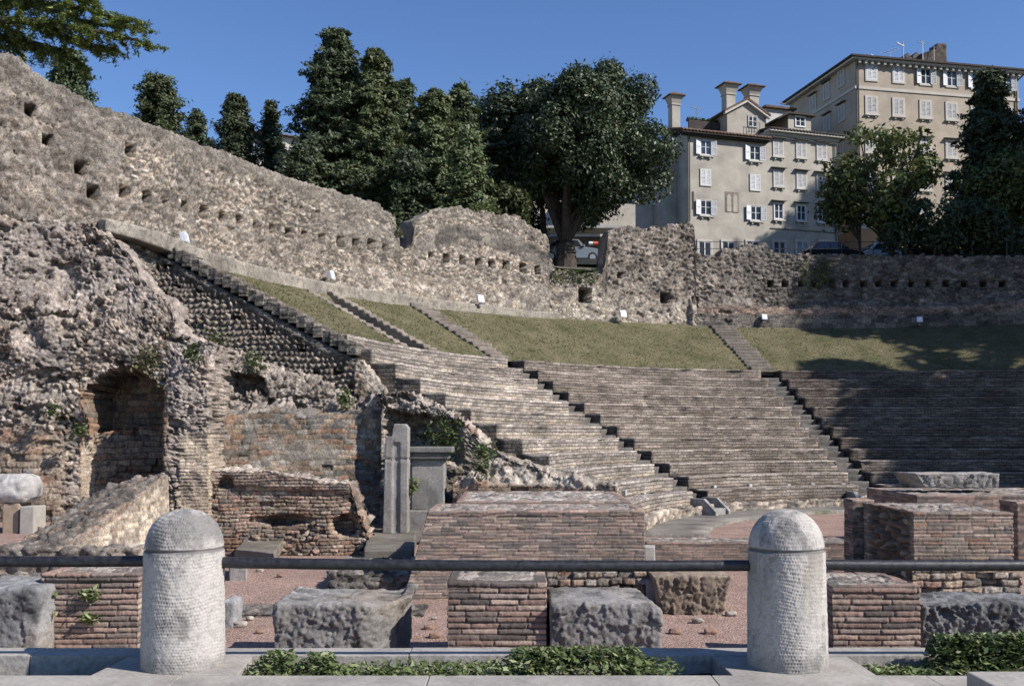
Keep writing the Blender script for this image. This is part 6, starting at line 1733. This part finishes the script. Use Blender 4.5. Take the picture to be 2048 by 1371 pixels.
def broad(px, pyt, pyb, hw, y, lab, trunk, nblob=150, nl=60000, pal=BRD, size=.17, seed=0, mat='leaf_gloss', name='broadleaf_tree', thin=0.0, shape=None, zbase=None, rb=(.75, 1.35), limbs=9, group=None, tr=.3, cat='tree', center=None, ytr=None):
    rg = np.random.default_rng(900+seed)
    a_ = at(px, pyt, y); b_ = at(px, pyb, y)
    Rw = hw/F_PX*y; Hc = (a_[2]-b_[2])/2; cz = (a_[2]+b_[2])/2
    tb = at(*trunk, y) if trunk else np.array((a_[0], y, 0))
    zg = float(terr(tb[0], y)) if zbase is None else zbase
    t_ = thing(name, lab, cat, (tb[0], y, zg), group)
    # blob centres in the crown
    B = []
    while len(B) < nblob:
        v = rg.normal(size=3); v /= np.linalg.norm(v); r_ = rg.random()**.33*.86
        if rg.random() < thin and r_ < .5: continue
        q = v*r_
        if shape: 
            if not shape(q, rg): continue
        B.append((a_[0]+q[0]*Rw, y+q[1]*Rw*.95, cz+q[2]*Hc))
    B = np.array(B); rbv = rg.uniform(rb[0], rb[1], nblob)
    mb = MB()
    fk = np.array((tb[0], y, lerp(zg, b_[2], .85) if b_[2]-zg > 1 else zg+1.6))
    mb.path([(tb[0], y, zg-.3), (tb[0]+.08, y, (zg+fk[2])/2), tuple(fk)], [tr*1.15, tr*.95, tr*.85], 10)
    for i in rg.choice(nblob, min(limbs*3, nblob), replace=False):
        e_ = B[i]; mid = fk+(e_-fk)*.5+np.array((0, 0, .4))+rg.normal(size=3)*.25
        mb.path([tuple(fk), tuple(mid), tuple(e_)], [tr*.42, tr*.22, .03], 6)
    mb.build('trunk', M['bark'], t_)
    w8 = rbv**2; k = rg.choice(nblob, nl, p=w8/w8.sum())
    v = rg.normal(size=(nl, 3)); v[:,2] += .25; v /= np.linalg.norm(v, axis=1, keepdims=True)
    rr_ = rbv[k]*(.75+.32*rg.random(nl)**.6)*(1+.25*fbm(v*2.5+k[:,None]*3.1, 2, 3))
    C = B[k]+v*rr_[:,None]*np.array((1, 1, .8))
    nrm = v+rg.normal(size=(nl, 3))*.5; nrm /= np.linalg.norm(nrm, axis=1, keepdims=True)
    o_ = rg.random(nl) < .10; C[o_] += v[o_]*rg.random((o_.sum(), 1))*.45
    crown('crown', C, nrm, size, pal, t_, M[mat], elong=1.7, up=.15, droop=.25)
    return t_
broad(1180, 108, 480, 192, 57, 'huge round dark evergreen tree with glossy leaves, above the gap in the wall', (1130, 525), 240, 110000, BRD*.75, .13, 1, rb=(.55, 1.1), tr=.62,
      shape=lambda q, rg: not (q[2] < -.45 and q[0] < -.2) and not (q[2] < -.75 and q[0] < .35) and np.linalg.norm(q) < .72+.30*vnoise(q[None]/np.linalg.norm(q)*2.2, 8)[0])
broad(1050, 148, 400, 85, 58.5, 'left shoulder of dark foliage, a second evergreen joined to the huge round tree', (1085, 520), 80, 32000, BRD*.6, .16, 2, rb=(.7, 1.1), tr=.2)
broad(965, 178, 470, 34, 62, 'thin half-bare tree between the conifers and the huge round tree', (965, 520), 34, 4500, DEC*.6, .14, 3, 'leaf', rb=(.4, .7), limbs=11, tr=.14, name='thin_tree')
conifer(985, 262, 500, 42, 56, 'dark ragged conifer squeezed between the thin tree and the huge round tree', 130, 14000, CON*.6, top=.3, pw=.4, seed=31)
conifer(1040, 330, 500, 45, 60, 'dark conifer low behind the left side of the huge round tree', 120, 12000, CON*.5, top=.4, pw=.4, seed=32)
broad(1000, 380, 470, 60, 54, 'dark undergrowth behind the second wall section, left of the big trunk', (1000, 500), 30, 9000, DEC*.6, .14, 14, 'leaf', rb=(.4, .8), limbs=4, tr=.1, name='shrub', cat='shrub')
broad(1775, 232, 480, 125, 55.5, 'tree with yellow-green tips in front of the tan house', (1782, 505), 60, 5600, DEC*1.3, .19, 4, 'leaf', rb=(.35, .75), limbs=11, tr=.2, name='deciduous_tree', thin=.5)
broad(1690, 300, 470, 52, 56, 'small sparse tree overlapping the corner between the two houses', (1718, 505), 26, 2200, DEC*1.0, .19, 5, 'leaf', rb=(.4, .7), limbs=7, tr=.07, name='deciduous_tree', thin=.3)
conifer(1985, 146, 520, 100, 57, 'tall dark conifer rising in front of the tan house near the right edge', 420, 34000, CONB*.8, top=.10, pw=.8, seed=15, size=.18)
conifer(2075, 215, 520, 90, 60, 'dark conifer cut by the right edge', 200, 12000, CON*.6, top=.3, pw=.5, seed=16)
broad(2010, 300, 520, 110, 54.5, 'bright green bushy tree at the right edge, before the tall dark conifer', (2010, 510), 60, 12000, DEC*1.2, .17, 6, 'leaf', rb=(.5, .9), limbs=7, tr=.15, name='deciduous_tree')
broad(1890, 400, 540, 140, 53.8, 'dark leafy mass hanging over the shaded wall at the right', (1890, 505), 70, 12000, BRD*.7, .16, 7, 'leaf', rb=(.5, .9), limbs=5, tr=.12, name='overhanging_shrub', cat='shrub', zbase=10.2)
# ivy and growth on the wall gap
def wall_ivy(pxa, pxb, pya, pyb, n, lab, pal=DWEED, size=.08, off=.25):
    C = []
    for _ in range(n):
        px, py = RNG.uniform(pxa, pxb), RNG.uniform(pya, pyb)
        s, z = s_of(px, py); x = np.interp(s, SS, PX)+np.interp(s, SS, pnx)*RNG.uniform(0, off); y = np.interp(s, SS, PY)+np.interp(s, SS, pny)*RNG.uniform(0, off)
        if fbm(np.array([[s*1.5, z*1.5, 0]]), 3, 5)[0] > -.15: C.append((x, y, z))
    C = np.array(C); P, Fa = leaf_cards(C, size, up=.2)
    o = link('wall_ivy', fast_mesh('wall_ivy', P, Fa, M['leaf'], col=leaf_cols(len(C), pal)))
    return tag(o, lab, 'ivy', 'plants growing on the back wall')
wall_ivy(1100, 1215, 538, 566, 500, 'dark ivy over the low wall in the gap under the big tree')
wall_ivy(1600, 1670, 520, 575, 500, 'dark ivy on the shaded wall, left of the middle beam holes')
wall_ivy(845, 1000, 408, 424, 700, 'weedy growth along the top of the second wall section', WEED*.8, .14, .0)
wall_ivy(785, 800, 425, 475, 200, 'green growth at the broken end of the long left wall', WEED*.8)

# ---- hanging cedar branch, top left (the trunk stands beyond the left edge)
rg = np.random.default_rng(77)
yC = 31.0
ct = thing('cedar_tree', 'big cedar branch hanging into the sky from the upper left corner', 'tree', (-22.0, 33.0, GZ))
mb = MB(); mb.path([(-22, 33, GZ-.3), (-22, 33, 9), (-21.9, 33, 18)], [.6, .5, .3], 12); mb.build('trunk', M['bark'], ct)
limbs_ = [[(-300,60),(-40,40),(70,42),(150,58),(215,66),(270,80),(305,97)],
          [(-300,0),(-60,10),(40,2),(110,8),(170,18),(240,42),(285,60)],
          [(-200,90),(-60,70),(20,75),(80,90),(120,100),(150,118),(176,140)],
          [(-200,-40),(0,-30),(90,-25),(150,-5),(195,8)],
          [(60,42),(110,70),(160,85),(200,98),(232,100)],
          [(-100,60),(-20,50),(30,62),(45,75)], [(100,20),(160,40),(210,50),(262,38),(280,45)]]
Cn, Nm = [], []
mb = MB()
for li, Lp in enumerate(limbs_):
    dy_ = (li % 3-1)*.6
    pts = [at(px, py, yC+dy_+.3*math.sin(i*1.3)) for i, (px, py) in enumerate(Lp)]
    n = len(pts); rs_ = [lerp(.15 if li < 3 else .06, .015, i/(n-1)) for i in range(n)]
    mb.path([tuple(p) for p in pts], rs_, 7)
    for i in range(n-1):
        seg = pts[i+1]-pts[i]; ln = np.linalg.norm(seg)
        for k in range(max(2, int(ln/.075))):
            f = rg.random(); p = pts[i]+seg*f
            if p[0] < -17.2: continue
            lt = rg.uniform(.25, .95)*(1.05-.45*(i+f)/n)
            a = rg.uniform(0, 2*math.pi); dv = np.array((math.cos(a)*.6+.55, math.sin(a)*.6, rg.uniform(-.55, .18)-(.35 if li in (2,5) else 0))); dv /= np.linalg.norm(dv)
            tip = p+dv*lt; 
            if k % 2 == 0: mb.tube(p, tip, .012, .004, 4, False)
            m_ = int(100*lt)+16
            s = rg.random(m_)**.8
            q = p+dv*lt*s[:,None]+rg.normal(size=(m_, 3))*np.array((.05, .05, .035)); q[:,2] -= .22*(s*lt)**2
            Cn.append(q); Nm.append(np.tile((0, -.1, 1.0), (m_, 1))+rg.normal(size=(m_, 3))*.5)
mb.build('limb', M['bark'], ct)
Cn = np.concatenate(Cn); Nm = np.concatenate(Nm); Nm /= np.linalg.norm(Nm, axis=1, keepdims=True)
crown('needles', Cn, Nm, .055, np.array([(.20,.25,.07),(.26,.30,.10),(.14,.19,.05),(.10,.13,.04)]), ct, M['leaf'], elong=3.4, up=.3)

# ---- trees beyond the right edge: they throw the shade over the right half of the seats
for i, (x, y, zt_, rw) in enumerate(((36, 27, 18, 3.2), (36, 31, 18.5, 3.2), (36.2, 36.9, 23.5, 3.5), (36, 33.2, 20.5, 3.0), (36.8, 45.0, 28.5, 3.5), (37.5, 49, 31, 3.8), (39, 53.5, 31.5, 4.5), (44, 27.5, 22, 3), (44, 33.0, 26, 3.4), (44.5, 41, 30, 3.3), (45, 45.5, 33, 4), (46, 51, 34, 5), (38.5, 58, 33.5, 4.6), (40, 62.5, 35, 4.6), (41.5, 67, 35, 4.6), (45, 55, 40, 5.2), (47, 61, 40.5, 5.2))):
    rg = np.random.default_rng(60+i)
    t_ = thing('shade_tree', 'tree beyond the right edge whose shadow falls on the seats', 'tree', (x, y, 6.0), 'trees beyond the right edge')
    mb = MB().path([(x, y, 3.0), (x, y, zt_-4)], [.4, .1], 8); mb.build('trunk', M['bark'], t_)
    nb = 46; v = rg.normal(size=(nb, 3)); v /= np.linalg.norm(v, axis=1, keepdims=True); B = np.array((x, y, zt_-6.5))+v*(rg.random((nb, 1))**.33)*np.array((rw, rw, 6.2))
    n = 7500; k = rg.integers(0, nb, n); u = rg.normal(size=(n, 3)); u /= np.linalg.norm(u, axis=1, keepdims=True)
    C = B[k]+u*1.15*(.6+.5*rg.random((n, 1)))
    crown('crown', C, u, .42, DEC*.6, t_, M['leaf'], elong=1.6)
